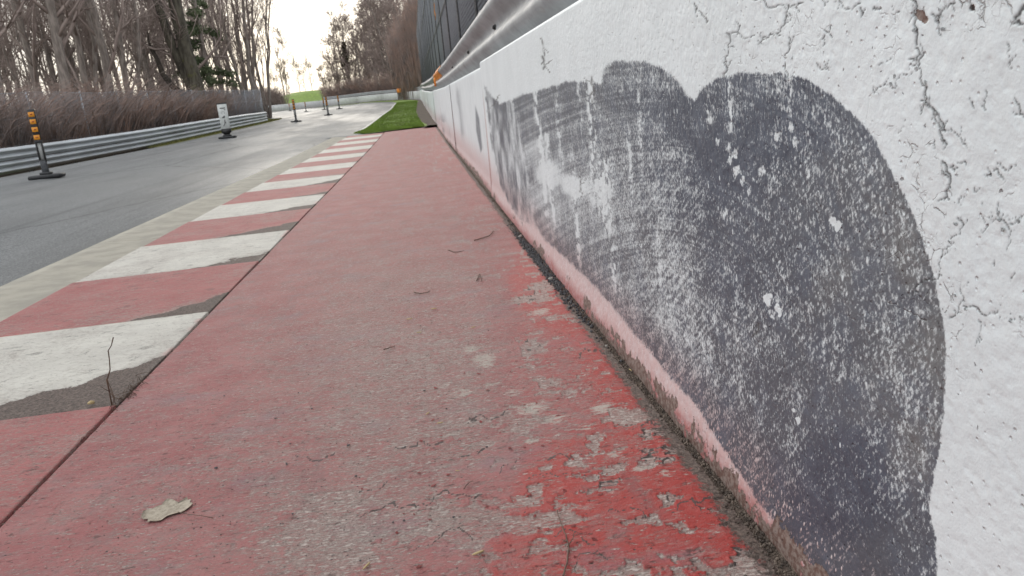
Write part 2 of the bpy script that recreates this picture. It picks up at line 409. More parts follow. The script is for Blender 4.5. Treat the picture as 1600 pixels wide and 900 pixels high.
m_barkg, t = mat('bark_grey_brown', (.1, .08, .07), .9)
c = t.mix(t.ss(t.noise(t.map(t.P, (1, 1, .25)), 9, 5, .6), .35, .65), (.17, .14, .12), (.32, .27, .235)); t.col(c)
t.nrm(t.bump(t.noise(t.map(t.P, (1, 1, .2)), 26, 4, .6), .02))
m_twig = simple('twigs_brown', (.26, .20, .175), (.36, .285, .25), 1.2, .9)
m_twigr = simple('twigs_russet', (.40, .27, .215), (.25, .205, .185), .9, .9)
m_moss, t = mat('mossy_bark', (.1, .08, .06), .95)
sp = t.n('SeparateXYZ', None, Vector=t.P)
c = t.mix(t.ss(t.noise(t.map(t.P, (1, 1, .25)), 6, 5, .6), .35, .65), (.05, .042, .032), (.13, .115, .085))
c = t.mix(t.ss(t.m('ADD', t.m('MULTIPLY', sp.outputs[2], -.09), t.noise(t.P, 1.5, 4, .6)), .25, .5), c, (.15, .15, .035)); t.col(c)
t.nrm(t.bump(t.noise(t.map(t.P, (1, 1, .2)), 18, 4, .6), .03))
m_needle = simple('conifer_needles', (.06, .08, .035), (.10, .12, .055), 2, .8)
m_ivy = simple('ivy_leaves', (.05, .048, .025), (.09, .07, .04), 2, .8)

m_rail, t = mat('galvanised_rail', (.5, .5, .5), .6, .12)
c = t.mix(t.ss(t.noise(t.map(t.P, (1, .35, 1)), 5, 6, .65), .35, .68), (.36, .365, .37), (.25, .25, .252))
c = t.mix(t.m('MULTIPLY', t.ss(t.noise(t.map(t.P, (1, .5, 1.4)), 7, 5, .7), .56, .74), .6), c, (.24, .20, .165)); t.col(c)
t.rgh(t.ss(t.noise(t.P, 12, 4, .6), .3, .7, .58, .75))
m_railb, t = mat('weathered_barrier_rail', (.5, .52, .53), .5, .3)
t.col(t.mix(t.ss(t.noise(t.map(t.P, (1, .2, 1)), 2.5, 5, .6), .35, .7), (.52, .55, .57), (.40, .42, .43)))
m_steel = simple('dull_steel', (.20, .20, .20), (.30, .30, .30), 20, .55, .5)
m_wire = simple('wire_grey', (.30, .31, .33), (.40, .41, .43), 20, .5, .6)
m_screen, t = mat('dark_netting', (.05, .06, .07), .8)
c = t.mix(t.ss(t.noise(t.map(t.P, (1, 1, .25)), 2.2, 5, .6), .35, .65), (.040, .047, .062), (.085, .095, .115)); t.col(c)
t.nrm(t.bump(t.noise(t.map(t.P, (1, 1, .3)), 5, 4, .6), .06))
m_black = simple('black_rubber', (.022, .022, .024), (.04, .04, .042), 30, .6)
m_blackp = simple('black_plastic', (.016, .015, .015), (.03, .028, .028), 30, .45)
m_sleeve = simple('scuffed_grey_sleeve', (.10, .105, .11), (.05, .05, .055), 25, .6)
m_orange = simple('amber_reflector', (.80, .33, .02), (.68, .24, .015), 40, .4)
m_tape = simple('orange_tape', (.82, .28, .02), (.70, .20, .015), 12, .5)
m_rdot = simple('red_print', (.42, .06, .02), (.35, .05, .02), 40, .5)
m_white = simple('white_panel', (.70, .71, .68), (.60, .61, .58), 9, .5)
m_print = simple('black_print', (.03, .03, .03), (.05, .05, .05), 40, .6)
m_gprint = simple('grey_print', (.38, .38, .37), (.45, .45, .43), 40, .6)
m_stone = simple('dark_pebble', (.035, .035, .04), (.09, .085, .085), 150, .7, bump=.001, bs=400)
m_stonel = simple('light_pebble', (.45, .42, .38), (.30, .28, .25), 150, .8)
m_grit = simple('mixed_grit', (.060, .046, .037), (.20, .155, .122), 45, .9)
m_straw = simple('dry_husk', (.46, .34, .15), (.58, .46, .26), 120, .7)
m_leaf, t = mat('dead_leaf', (.45, .4, .32), .8)
t.col(t.mix(t.ss(t.noise(t.P, 140, 5, .7), .4, .62), (.47, .405, .315), (.32, .265, .20))); t.nrm(t.bump(t.noise(t.P, 160, 4, .6), .0015))
m_stick = simple('dead_twig', (.19, .125, .095), (.11, .07, .05), 90, .85)
m_sprig = simple('dry_stem', (.13, .075, .045), (.08, .05, .035), 90, .8)
m_btop = simple('pale_concrete', (.60, .60, .585), (.50, .50, .49), 3, .75)

# ------------------------------------------------------------------ setting
# ground sheet to the horizon, kept just under the road and pavement
gx = np.concatenate([[-1500, -700, -300, -160, -110, -80, -60], np.arange(-50, 21, 2.), [30, 45, 70, 120, 300, 700, 1500]])
gy = np.concatenate([[-600, -200, -60, -25], np.arange(-10, 200, 3.), [210, 230, 260, 320, 420, 600, 1000, 1900]])
X, Y = np.meshgrid(gx, gy); fx_ = farx(Y)
Z = ter(X, Y) - .10
Z += np.where((X < -13) & (X > -200) & (Y < 120), .06 * fbm(X * .3, Y * .3, 3, 5) + .02, 0)
obj('ground', mesh('ground', np.stack([X, Y, Z], -1), gridf(*X.shape), m_ground, smooth=True), kind='structure')
# grassy hill beyond the far bend
X, Y = np.meshgrid(np.linspace(-75, 30, 54), np.linspace(146, 260, 50))
Z = 1.2 + 3.7 * np.exp(-(((X + 22.5) / 9.5) ** 2 + ((Y - 172) / 13) ** 2)) + 1.1 * fbm(X * .22, Y * .22, 4, 3)
obj('hill', mesh('hill', np.stack([X, Y, Z], -1), gridf(*X.shape), m_grass, smooth=True), kind='structure')
# road
ys = np.concatenate([np.linspace(-12, 20, 33), [21, 22, 22.6, 22.66, 22.75, 23, 23.5], np.linspace(24, 100, 77), np.linspace(101, 152, 52)])
def rright(y): return np.interp(y, [-12, 22.6, 22.75, 24.2, 26, 43, 57, 74, 88, 100, 105, 112, 118, 125, 131, 137, 152], [-2.505, -2.505, -1.1, -1.6, -1.85, -1.80, -1.72, -1.85, -2.15, -2.9, -3.6, -5.6, -8.5, -14, -20, -31, -74])
def rleft(y): return np.interp(y, [-12, 12, 20, 25, 30, 36, 46, 56, 60, 66, 75, 95, 152], [-10.4, -10.1, -9.9, -9.75, -9.25, -8.9, -8.8, -9.5, -10.6, -14, -24, -52, -100])
U = np.linspace(0, 1, 46)[None]; Yg = np.repeat(ys[:, None], 46, 1); Xg = rleft(ys)[:, None] * (1 - U) + rright(ys)[:, None] * U
obj('road', mesh('road', np.stack([Xg, Yg, ter(Xg, Yg) + .002 - .01 * (U > .99)], -1), gridf(*Xg.shape), m_asph, smooth=True), kind='structure')
# thin faded white line along the inside of the bend
ly = np.linspace(23, 100, 60); lx = rright(ly) - .10
V = np.stack([np.stack([lx - .04, ly, ter(lx - .04, ly) + .008], -1), np.stack([lx + .05, ly, ter(lx + .05, ly) + .008], -1)], 1)
obj('edge_line', mesh('edge_line', V, gridf(60, 2), simple('faded_line_paint', (.50, .50, .48), (.30, .30, .29), 3, .6)), kind='structure')


def paved(name, xs, ysv, m, parent, zoff=0., rfun=None, attr=None, zfun=None):
    X, Y = np.meshgrid(xs, ysv); A = attr(X, Y); Z = zl(Y) + zoff + (zfun(X, Y, A) if zfun else 0)
    # skirt
    nr, nc = X.shape; V = np.stack([X, Y, Z], -1).reshape(-1, 3)
    idx = np.concatenate([np.arange(nc), np.arange(1, nr) * nc + nc - 1, (nr - 1) * nc + np.arange(nc - 1)[::-1], np.arange(1, nr - 1)[::-1] * nc])
    S_ = V[idx].copy(); S_[:, 2] -= .07; n = len(idx); k = np.arange(n); k2 = (k + 1) % n
    Q = np.stack([idx[k2], idx[k], len(V) + k, len(V) + k2], 1)
    at = {q: np.concatenate([v.ravel(), v.ravel()[idx]]) for q, v in A.items() if not q.startswith('_')}
    me = mesh(name, np.concatenate([V, S_]), [gridf(nr, nc), Q], m, at, smooth=True)
    return obj(name, me, parent)


def gchart(X, Y): return X / Y * FPX, -EYE / Y * FPX
RED = gr([(1180, 880, 90, 1.0), (1080, 830, 90, 1.0), (900, 850, 100, .75), (1060, 740, 70, .95), (900, 740, 60, .85), (980, 690, 60, .75), (1010, 640, 50, .85), (800, 860, 60, .6),
          (940, 560, 50, .75), (900, 500, 45, .75), (870, 460, 35, .8), (840, 415, 30, .8), (860, 560, 50, .45), (790, 400, 20, .35), (760, 365, 25, .25), (720, 300, 25, .1), (690, 240, 20, .35), (650, 225, 20, .25),
          (700, 880, 60, .15), (500, 880, 80, .12), (600, 700, 80, .0), (500, 600, 90, .0), (700, 560, 60, .05), (600, 450, 60, .0), (300, 850, 80, .05), (200, 720, 90, .1), (560, 380, 50, .08), (380, 500, 60, .1),
          (440, 690, 40, .05), (560, 800, 50, .25), (670, 780, 50, .35), (750, 660, 50, .22), (860, 650, 50, .4), (100, 850, 60, .1), (620, 300, 40, .1), (1150, 800, 60, .9), (740, 820, 40, .35), (760, 740, 40, .3)])
WEAR = gr([(600, 620, 90, .72), (700, 570, 60, .68), (560, 520, 60, .72), (480, 560, 60, .5), (430, 700, 60, .45), (520, 860, 60, .72), (450, 820, 40, .66), (660, 700, 60, .62), (620, 780, 60, .72), (300, 600, 60, .25), (200, 760, 80, .32),
           (330, 700, 50, .35), (100, 800, 60, .22), (600, 450, 60, .62), (680, 470, 50, .6), (520, 430, 50, .4), (450, 470, 40, .3), (600, 370, 50, .42), (640, 320, 40, .4), (700, 380, 40, .45), (560, 320, 40, .2), (640, 260, 30, .3), (560, 260, 20, .25),
           (640, 215, 20, .08), (750, 300, 20, .35), (850, 650, 60, .42), (960, 700, 60, .32), (1000, 600, 40, .15), (900, 500, 40, .15), (1080, 830, 60, .15), (1000, 860, 60, .28), (860, 820, 60, .18), (820, 560, 50, .38), (700, 880, 40, .42), (760, 780, 40, .3), (960, 800, 30, .1), (250, 880, 80, .35)])
PALE = gr([(755, 560, 22, 1), (735, 545, 18, .9), (760, 570, 14, 1), (845, 488, 16, 1), (800, 615, 18, .8), (830, 640, 28, 1), (870, 655, 22, .9), (940, 640, 22, 1), (960, 712, 16, 1), (1000, 735, 16, 1), (1040, 742, 12, .9), (720, 615, 22, .8), (690, 600, 20, .6),
           (830, 690, 14, 1), (770, 600, 16, .7), (905, 460, 10, .8), (1180, 880, 20, .4), (1120, 830, 24, .5), (990, 850, 24, .3), (790, 380, 12, .5), (800, 395, 10, .6), (865, 600, 20, .5), (915, 670, 14, .8), (700, 680, 12, .7)])
CRK = [jag(wpts(l), 3, .22) for l in ([(560, 812), (620, 790), (660, 790), (700, 770), (740, 780), (760, 772)], [(640, 860), (680, 845), (700, 830), (740, 845)], [(825, 750), (860, 742), (872, 748), (890, 742)],
                         [(1000, 672), (1015, 660), (1030, 665)], [(870, 842), (880, 830), (905, 838), (930, 852)], [(1050, 805), (1060, 790), (1085, 785), (1110, 778)], [(560, 770), (600, 760), (620, 745)],
                         [(780, 740), (800, 725), (815, 718)], [(720, 715), (750, 708), (760, 700)], [(900, 895), (905, 870), (935, 862), (950, 875)], [(950, 800), (985, 795), (1010, 812)], [(460, 712), (500, 718), (530, 708)],
                         [(620, 700), (660, 690), (690, 694)], [(1080, 780), (1095, 800), (1120, 790)], [(850, 720), (870, 712), (900, 716)], [(900, 560), (930, 548), (960, 552)], [(730, 660), (780, 652), (800, 640)])]


def slab_attr(X, Y):
    A, B = gchart(X, np.maximum(Y, .3)); near = sstep(4.2, 1.6, Y)
    red = rbf(A, B, RED, .12); wear = .86 * rbf(A, B, WEAR, .3) + .16 * (fbm(X * 2.3, Y * 2.3, 4, 21) - .5)
    wx = X + .03 * (fbm(X * 14, Y * 14, 3, 40) - .5); wy = Y + .03 * (fbm(X * 14, Y * 14, 3, 41) - .5)
    L = fbm(wx * 7, wy * 10, 5, 50, .55); L2 = fbm(wx * 16 + 3, wy * 24, 5, 60, .55)
    e = np.clip(red * .9 + .12, 0, 1)                      # thick paint survives, and flakes, near the wall
    thr = .335 + .035 * e; d1 = L - thr                # paint where d1 > 0
    thr2 = .30 + .05 * e; d2 = L2 - thr2
    # slow decay of detail in the distance
    fl = sstep(-.004, .010, d1) * sstep(-.006, .012, d2)
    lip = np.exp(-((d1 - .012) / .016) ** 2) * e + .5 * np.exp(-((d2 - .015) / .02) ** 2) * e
    gr_ = np.exp(-((d1 + .006) / .014) ** 2) * (.35 + .75 * e) + .7 * np.exp(-((d2 + .006) / .012) ** 2) * (.3 + .7 * e)  # dark band beside flake edges: shade under lifted paint, put into the colour
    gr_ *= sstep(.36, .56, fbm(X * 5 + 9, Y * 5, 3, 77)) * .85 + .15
    j = .5 * (fbm(X * 60, Y * 60, 3, 90) - .5)
    step = np.zeros_like(X)
    wA = A + 12 * (fbm(X * 30, Y * 30, 3, 93) - .5); wB = B + 12 * (fbm(X * 30 + 5, Y * 30, 3, 94) - .5)
    for l in CRK:
        q = np.array(l); bb = (A > q[:, 0].min() - 30) & (A < q[:, 0].max() + 30) & (B > q[:, 1].min() - 30) & (B < q[:, 1].max() + 30)
        if bb.any():
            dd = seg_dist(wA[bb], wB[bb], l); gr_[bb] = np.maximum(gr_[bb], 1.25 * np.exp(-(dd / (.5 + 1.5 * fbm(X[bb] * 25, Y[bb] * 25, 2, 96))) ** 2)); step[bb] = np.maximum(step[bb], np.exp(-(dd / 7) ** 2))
    wear = wear + .9 * (1 - fl) * e
    pale = np.zeros_like(X)
    for a_, b_, r, v in PALE: pale = np.maximum(pale, v * np.exp(-(((A - a_) / (r * 1.3)) ** 2 + ((B - b_) / (r * .55)) ** 2) ** 1.5))
    edge = .478 + .02 * (fbm(Y * 6, X * 0, 3, 12) - .5)
    deb = np.clip(1.0 - (edge - X) / .05, 0, 1.6) * .62 + .45 * np.clip(1 - (X + 1.0) / .02, 0, 1) * sstep(.45, .6, fbm(Y * 3, X * 0, 2, 15))
    deb = np.maximum(deb, sstep(22.6, 23.6, Y + .5 * fbm(X * 3, Y * 3, 3, 8)))
    return dict(red=red, wear=np.clip(wear, 0, 1.2), grime_shade=np.clip(gr_, 0, 1.3), pale=pale, debris=deb, _fl=fl, _lip=lip * near, _e=e * near, _st=step)


def slab_z(X, Y, A):
    z = .0026 * A['_fl'] * A['_e'] + .0022 * np.clip(A['_lip'], 0, 1) + .0008 * A['_st']
    return z + .004 * (fbm(X * 2, Y * 2, 3, 31) - .5) + .0010 * (fbm(X * 45, Y * 45, 3, 33) - .5) * sstep(4, 2, Y) - .003 * sstep(.45, .48, X)


pav = empty('pavement'); pav['kind'] = 'structure'
sx = np.concatenate([np.linspace(-1., .500, 620)])
sy = np.concatenate([np.linspace(-4, .5, 12)[:-1], 1 / np.linspace(1 / .5, 1 / 24.2, 660)])
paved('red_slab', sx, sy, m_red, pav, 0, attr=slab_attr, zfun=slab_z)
# kerb: painted blocks in alternating red and white
kerb = empty('kerb', (0, 0, 0)); kerb['kind'] = 'structure'
yb = [-4.25, -3.15, -2.05, -.97, .12, 1.2, 2.29, 3.36, 4.47, 5.58, 6.75, 7.82, 8.95, 10.0, 11.1, 12.15, 13.3, 14.45, 15.6, 16.8, 18.0, 19.2, 20.4, 21.6, 22.6]
for k, (a, b) in enumerate(zip(yb[:-1], yb[1:])):
    white = (k % 2 == 0); near = b > 1 and a < 9
    n = 90 if near else 24; nx = 110 if near else 40
    def ka(X, Y, a=a, b=b, k=k, white=white):
        wdt = .42 + .30 * ((k * 37) % 7) / 7; hgt = [.50, .36, .30][k % 3] if a < 9 else .18
        r = np.clip((X + 1.01 + wdt) / wdt, 0, 1.2) ** 1.2 * hgt - (Y - a) + .22 * (fbm(X * 8, Y * 10, 5, 100 + k) - .5)
        deb = sstep(-.05, .06, r) * sstep(-1.7, -1.45, X) * .95
        deb = np.maximum(deb, .8 * np.clip(1 - (-1.004 - X) / .012, 0, 1) * sstep(.4, .6, fbm(Y * 4, X * 0, 2, 14)))
        deb = np.maximum(deb, .5 * np.clip(1 - (X + 2.05) / .07, 0, 1) * sstep(.45, .6, fbm(Y * 2, X * 0, 2, 19)))
        wear = (.24 if white else .36) + .55 * (fbm(X * 4, Y * 4, 4, 120) - .4) + .25 * sstep(.0, .1, r + .08)
        if white: red = .75 * np.exp(-((X + 1.01) / .035) ** 2) * sstep(.35, .6, fbm(Y * 5, X * 0, 2, 3))
        else: red = .1 + .55 * np.exp(-((Y - a) / .07) ** 2) * sstep(-1.3, -1.7, X)
        return dict(red=red, wear=wear, grime_shade=.55 * sstep(.62, .72, fbm(X * 16, Y * 40, 4, 130)), pale=np.zeros_like(X), debris=deb)
    def kz(X, Y, A, a=a, b=b):
        u = (Y - a) / (b - a)
        return .006 * u - .003 + .0012 * (fbm(X * 20, Y * 30, 3, 140) - .5)
    paved('white_block' if white else 'red_block', np.linspace(-2.046, -1.013, nx), np.linspace(a + .0015, b - .0015, n), m_kwhite if white else m_kred, kerb, 0, attr=ka, zfun=kz)
# gutter strip in long concrete lengths
gut = empty('gutter'); gut['kind'] = 'structure'
gb = list(np.linspace(-4, 22.6, 9))
for a, b in zip(gb[:-1], gb[1:]):
    yy = np.linspace(a + .003, b - .003, 18); xs = np.array([-2.50, -2.49, -2.4, -2.3, -2.2, -2.1, -2.052])
    X, Y = np.meshgrid(xs, yy); X = X.copy(); X[:, 0:2] += .012 * (fbm(Y[:, 0:2] * 4, X[:, 0:2], 3, 4) - .5)
    Z = zl(Y) + np.array([-.03, .010, .012, .006, .0, -.004, -.006])[None]
    obj('gutter_length', mesh('gutter_length', np.stack([X, Y, Z], -1), gridf(*X.shape), m_gutter, smooth=True), gut)
# earth under joints and along the foot of the wall
X, Y = np.meshgrid(np.array([-2.06, -1.4, -1.012, -1.0, -.6, -.2, .44, .485, .505, .56]), np.concatenate([np.linspace(-4, 9, 130), np.linspace(9.2, 24.5, 60)]))
Z = zl(Y) + np.array([-.03, -.03, -.016, -.016, -.03, -.03, -.03, -.008, -.001, .004])[None] + .010 * (fbm(X * 30, Y * 12, 4, 7) - .5)
obj('joint_earth', mesh('joint_earth', np.stack([X, Y, Z], -1), gridf(*X.shape), m_dark, smooth=True), kind='structure')


# ------------------------------------------------------------------ the wall
OUT = wpts([(1085, 158), (1098, 138), (1118, 124), (1160, 113), (1220, 114), (1262, 124), (1300, 148), (1340, 187), (1368, 222), (1395, 265), (1425, 330), (1448, 392), (1462, 440), (1473, 500), (1478, 560), (1476, 640), (1468, 700), (1456, 745), (1450, 790), (1462, 840), (1466, 930),
            (1320, 930), (1270, 870), (1200, 790), (1150, 722), (1100, 648), (1040, 578), (980, 508), (930, 448), (885, 405), (855, 378), (834, 352), (826, 300), (822, 250), (812, 200), (800, 158), (816, 147), (850, 138), (885, 128), (920, 126), (940, 132), (944, 112), (950, 99), (972, 95), (1005, 96), (1035, 106), (1058, 126), (1075, 150)])
STRIP = wpts([(757, 132), (768, 150), (782, 162), (797, 156), (808, 172), (818, 205), (826, 250), (831, 300), (830, 352), (815, 345), (795, 318), (780, 285), (770, 235), (762, 180)])
STAIN = wpts([(739, 162), (746, 185), (751, 232), (748, 240), (741, 205)])
DARK = wr([(960, 130, 16, .50), (1010, 125, 22, .42), (1050, 130, 14, .45), (960, 148, 14, .85), (1000, 150, 16, .9), (1040, 165, 16, .95), (1070, 190, 20, .98), (900, 150, 18, .75), (860, 160, 16, .62), (830, 165, 14, .55), (1100, 190, 22, .92), (1120, 230, 26, .95), (1130, 290, 28, .92),
           (1150, 150, 18, .72), (1200, 130, 16, .6), (1190, 180, 26, .95), (1240, 170, 22, .92), (1160, 215, 22, .95), (1215, 215, 24, .90), (1290, 190, 24, .78), (1320, 240, 26, .72), (1370, 300, 26, .62), (1410, 380, 26, .58), (1440, 470, 26, .58), (1455, 560, 24, .55), (1450, 650, 24, .5), (1435, 740, 24, .55),
           (850, 195, 14, .5), (880, 215, 16, .5), (930, 200, 20, .55), (960, 240, 24, .50), (1000, 220, 26, .55), (1010, 290, 30, .45), (1050, 250, 24, .55), (980, 340, 24, .42), (1060, 350, 26, .45), (1080, 300, 18, .58), (840, 240, 12, .22), (860, 268, 11, .07), (900, 290, 11, .06), (935, 305, 10, .2), (845, 215, 10, .3), (930, 250, 16, .42),
           (880, 250, 10, .35), (910, 268, 10, .38), (870, 330, 16, .35), (900, 340, 16, .40), (940, 360, 20, .42), (840, 310, 10, .22), (850, 350, 12, .35), (900, 390, 16, .48), (950, 400, 24, .55), (930, 430, 14, .60), (1000, 420, 30, .40), (1050, 430, 26, .32), (1060, 500, 26, .30), (1000, 490, 18, .48), (1040, 560, 18, .48), (1090, 580, 22, .42), (1100, 500, 20, .42),
           (1130, 420, 26, .70), (1120, 360, 22, .80), (1180, 330, 28, .82), (1170, 420, 26, .80), (1160, 500, 26, .68), (1230, 300, 28, .75), (1240, 400, 30, .72), (1230, 500, 30, .80), (1300, 330, 30, .68), (1340, 420, 30, .62), (1300, 440, 28, .66), (1380, 480, 26, .62), (1300, 540, 32, .74), (1380, 580, 30, .58), (1420, 600, 20, .45),
           (1150, 600, 24, .68), (1200, 580, 26, .78), (1160, 680, 22, .72), (1220, 660, 26, .72), (1240, 620, 18, .50), (1300, 640, 32, .84), (1380, 680, 26, .66), (1340, 720, 30, .95), (1290, 720, 28, .97), (1230, 740, 24, .85), (1280, 800, 30, .92), (1350, 810, 30, .97), (1410, 800, 24, .85), (1400, 870, 34, .98), (1320, 880, 30, .90)])
TINT = wr([(1400, 330, 30, .7), (1420, 400, 50, .85), (1450, 560, 45, .9), (1440, 700, 40, .85), (1380, 600, 40, .7), (1360, 480, 50, .55), (1330, 430, 40, .65), (1300, 300, 40, .35), (1370, 290, 40, .6), (1300, 560, 60, .35), (1100, 250, 60, .0), (1200, 180, 60, .0), (1050, 170, 50, .0), (1320, 760, 60, .05), (1180, 400, 60, .15), (1000, 450, 60, .4), (1150, 600, 60, .3), (900, 250, 60, .3), (870, 380, 60, .45), (1250, 380, 50, .3)])
CRACKS = [(wpts(l), wd) for l, wd in (
    ([(1180, 0), (1205, 12), (1232, 8), (1228, 20), (1226, 36)], 1.0), ([(1232, 10), (1258, 4)], 1.1), ([(1226, 38), (1208, 52), (1190, 58), (1184, 70), (1178, 55), (1160, 60), (1152, 50)], .9), ([(1152, 50), (1156, 40)], 1.3), ([(1136, 52), (1137, 72), (1133, 90), (1131, 120)], 1.3), ([(1233, 58), (1234, 75), (1232, 120)], 1.0), ([(1085, 5), (1100, 25), (1105, 36)], .8),
    ([(1428, 0), (1432, 10), (1426, 25), (1430, 50), (1431, 70)], 1.5), ([(1430, 75), (1436, 85), (1430, 92), (1420, 92)], 1.1), ([(1442, 82), (1436, 92), (1434, 106), (1440, 116)], 1.3), ([(1455, 22), (1467, 25), (1480, 12), (1492, 5)], 1.5), ([(1460, 26), (1466, 44), (1470, 56)], 1.1), ([(1433, 110), (1420, 118), (1408, 116), (1402, 135), (1385, 132), (1366, 145)], .8), ([(1440, 116), (1447, 138), (1446, 160), (1438, 178)], 1.5), ([(1447, 160), (1458, 172), (1470, 190), (1478, 205)], 1.4), ([(1448, 165), (1462, 178), (1470, 200), (1476, 220), (1480, 225)], 1.3), ([(1485, 200), (1500, 215), (1512, 230)], .8),
    ([(1600, 8), (1594, 22), (1586, 28)], 2.4), ([(1592, 34), (1600, 38)], 1.8), ([(1516, 0), (1516, 16)], 2.0), ([(1540, 140), (1540, 172)], .8), ([(1588, 160), (1594, 178), (1604, 184)], 1.4), ([(1578, 78), (1578, 92), (1583, 108)], .7), ([(1472, 252), (1480, 270), (1478, 300), (1476, 312)], 1.6), ([(1484, 262), (1496, 262)], .7), ([(1503, 300), (1497, 316)], .9), ([(1497, 340), (1500, 366), (1485, 374)], 1.5), ([(1482, 380), (1480, 395), (1470, 405), (1470, 420)], 1.2), ([(1452, 435), (1440, 442), (1430, 450)], 1.3), ([(1452, 435), (1475, 430)], .9), ([(1500, 450), (1500, 475), (1494, 490)], 1.1), ([(1505, 478), (1530, 486), (1556, 490), (1562, 476)], 1.1), ([(1560, 498), (1580, 500), (1604, 494)], 1.2), ([(1528, 500), (1530, 520), (1524, 540)], .7),
    ([(1560, 316), (1560, 338), (1570, 348), (1576, 358)], 1.5), ([(1534, 364), (1556, 342)], .8), ([(1576, 350), (1590, 345), (1604, 332)], 1.3), ([(1580, 360), (1578, 380), (1572, 392)], .9), ([(1562, 254), (1576, 268), (1586, 256)], .9), ([(1554, 262), (1566, 276)], .8), ([(1490, 494), (1484, 496)], 2.0),
    ([(1310, 0), (1330, 14), (1345, 6)], .8), ([(1345, 12), (1346, 26)], 1.2), ([(1285, 0), (1290, 8)], .7), ([(925, 120), (925, 160)], 1.2), ([(845, 60), (846, 100)], 1.0), ([(847, 88), (849, 108)], 1.4), ([(904, 275), (906, 300)], 1.0), ([(1185, 505), (1182, 522)], 2.2), ([(770, 165), (778, 152)], .8))]


CRACK_ALL = []
_g = np.random.default_rng(77)
for _l, _w in CRACKS:
    _j = jag(_l, 3, .24); CRACK_ALL.append((_j, _w * .85))
    for _k in range(max(1, len(_l))):
        _p = _j[_g.integers(0, len(_j))]; _a = _g.random() * 6.28; _n = _g.uniform(6, 18)
        _q = [(_p[0], _p[1])]
        for _i in range(3): _a += _g.uniform(-.7, .7); _q.append((_q[-1][0] + math.cos(_a) * _n / 3, _q[-1][1] + math.sin(_a) * _n / 3))
        CRACK_ALL.append((jag(_q, 2, .2), _w * .45))
for _k in range(30):                         # short hairlines and star cracks, mostly on the near right part
    _c = wchart(_g.uniform(1380, 1600), _g.uniform(40, 560)) if _k < 22 else wchart(_g.uniform(1060, 1400), _g.uniform(0, 110))
    for _s in range(_g.integers(1, 4)):
        _a = _g.random() * 6.28; _n = _g.uniform(5, 16); _q = [_c]
        for _i in range(3): _a += _g.uniform(-.6, .6); _q.append((_q[-1][0] + math.cos(_a) * _n / 3, _q[-1][1] + math.sin(_a) * _n / 3))
        CRACK_ALL.append((jag(_q, 2, .2), _g.uniform(.35, .75)))
HOLES = wr([(1437, 24, 8, 1), (1443, 30, 6, 1), (1432, 20, 6, 1), (1517, 14, 4, 1)])
SCARS = wr([(1302, 345, 7, 1), (1308, 355, 7, 1), (1312, 350, 5, 1), (1200, 468, 8, .9), (1215, 480, 6, 1), (1218, 488, 5, 1), (1205, 490, 8, .7), (1240, 640, 5, 1), (1246, 655, 5, 1), (1140, 250, 6, .8), (1148, 240, 6, .8), (1150, 265, 7, .8), (1160, 282, 7, .8), (1212, 215, 6, .8), (1140, 200, 7, .5), (1138, 228, 7, .6), (1236, 200, 6, .6), (1240, 222, 6, .6),
            (1120, 220, 6, .7), (1130, 335, 8, .55), (1190, 268, 7, .5), (1110, 185, 8, .5), (1170, 300, 6, .5), (1262, 268, 6, .5)])


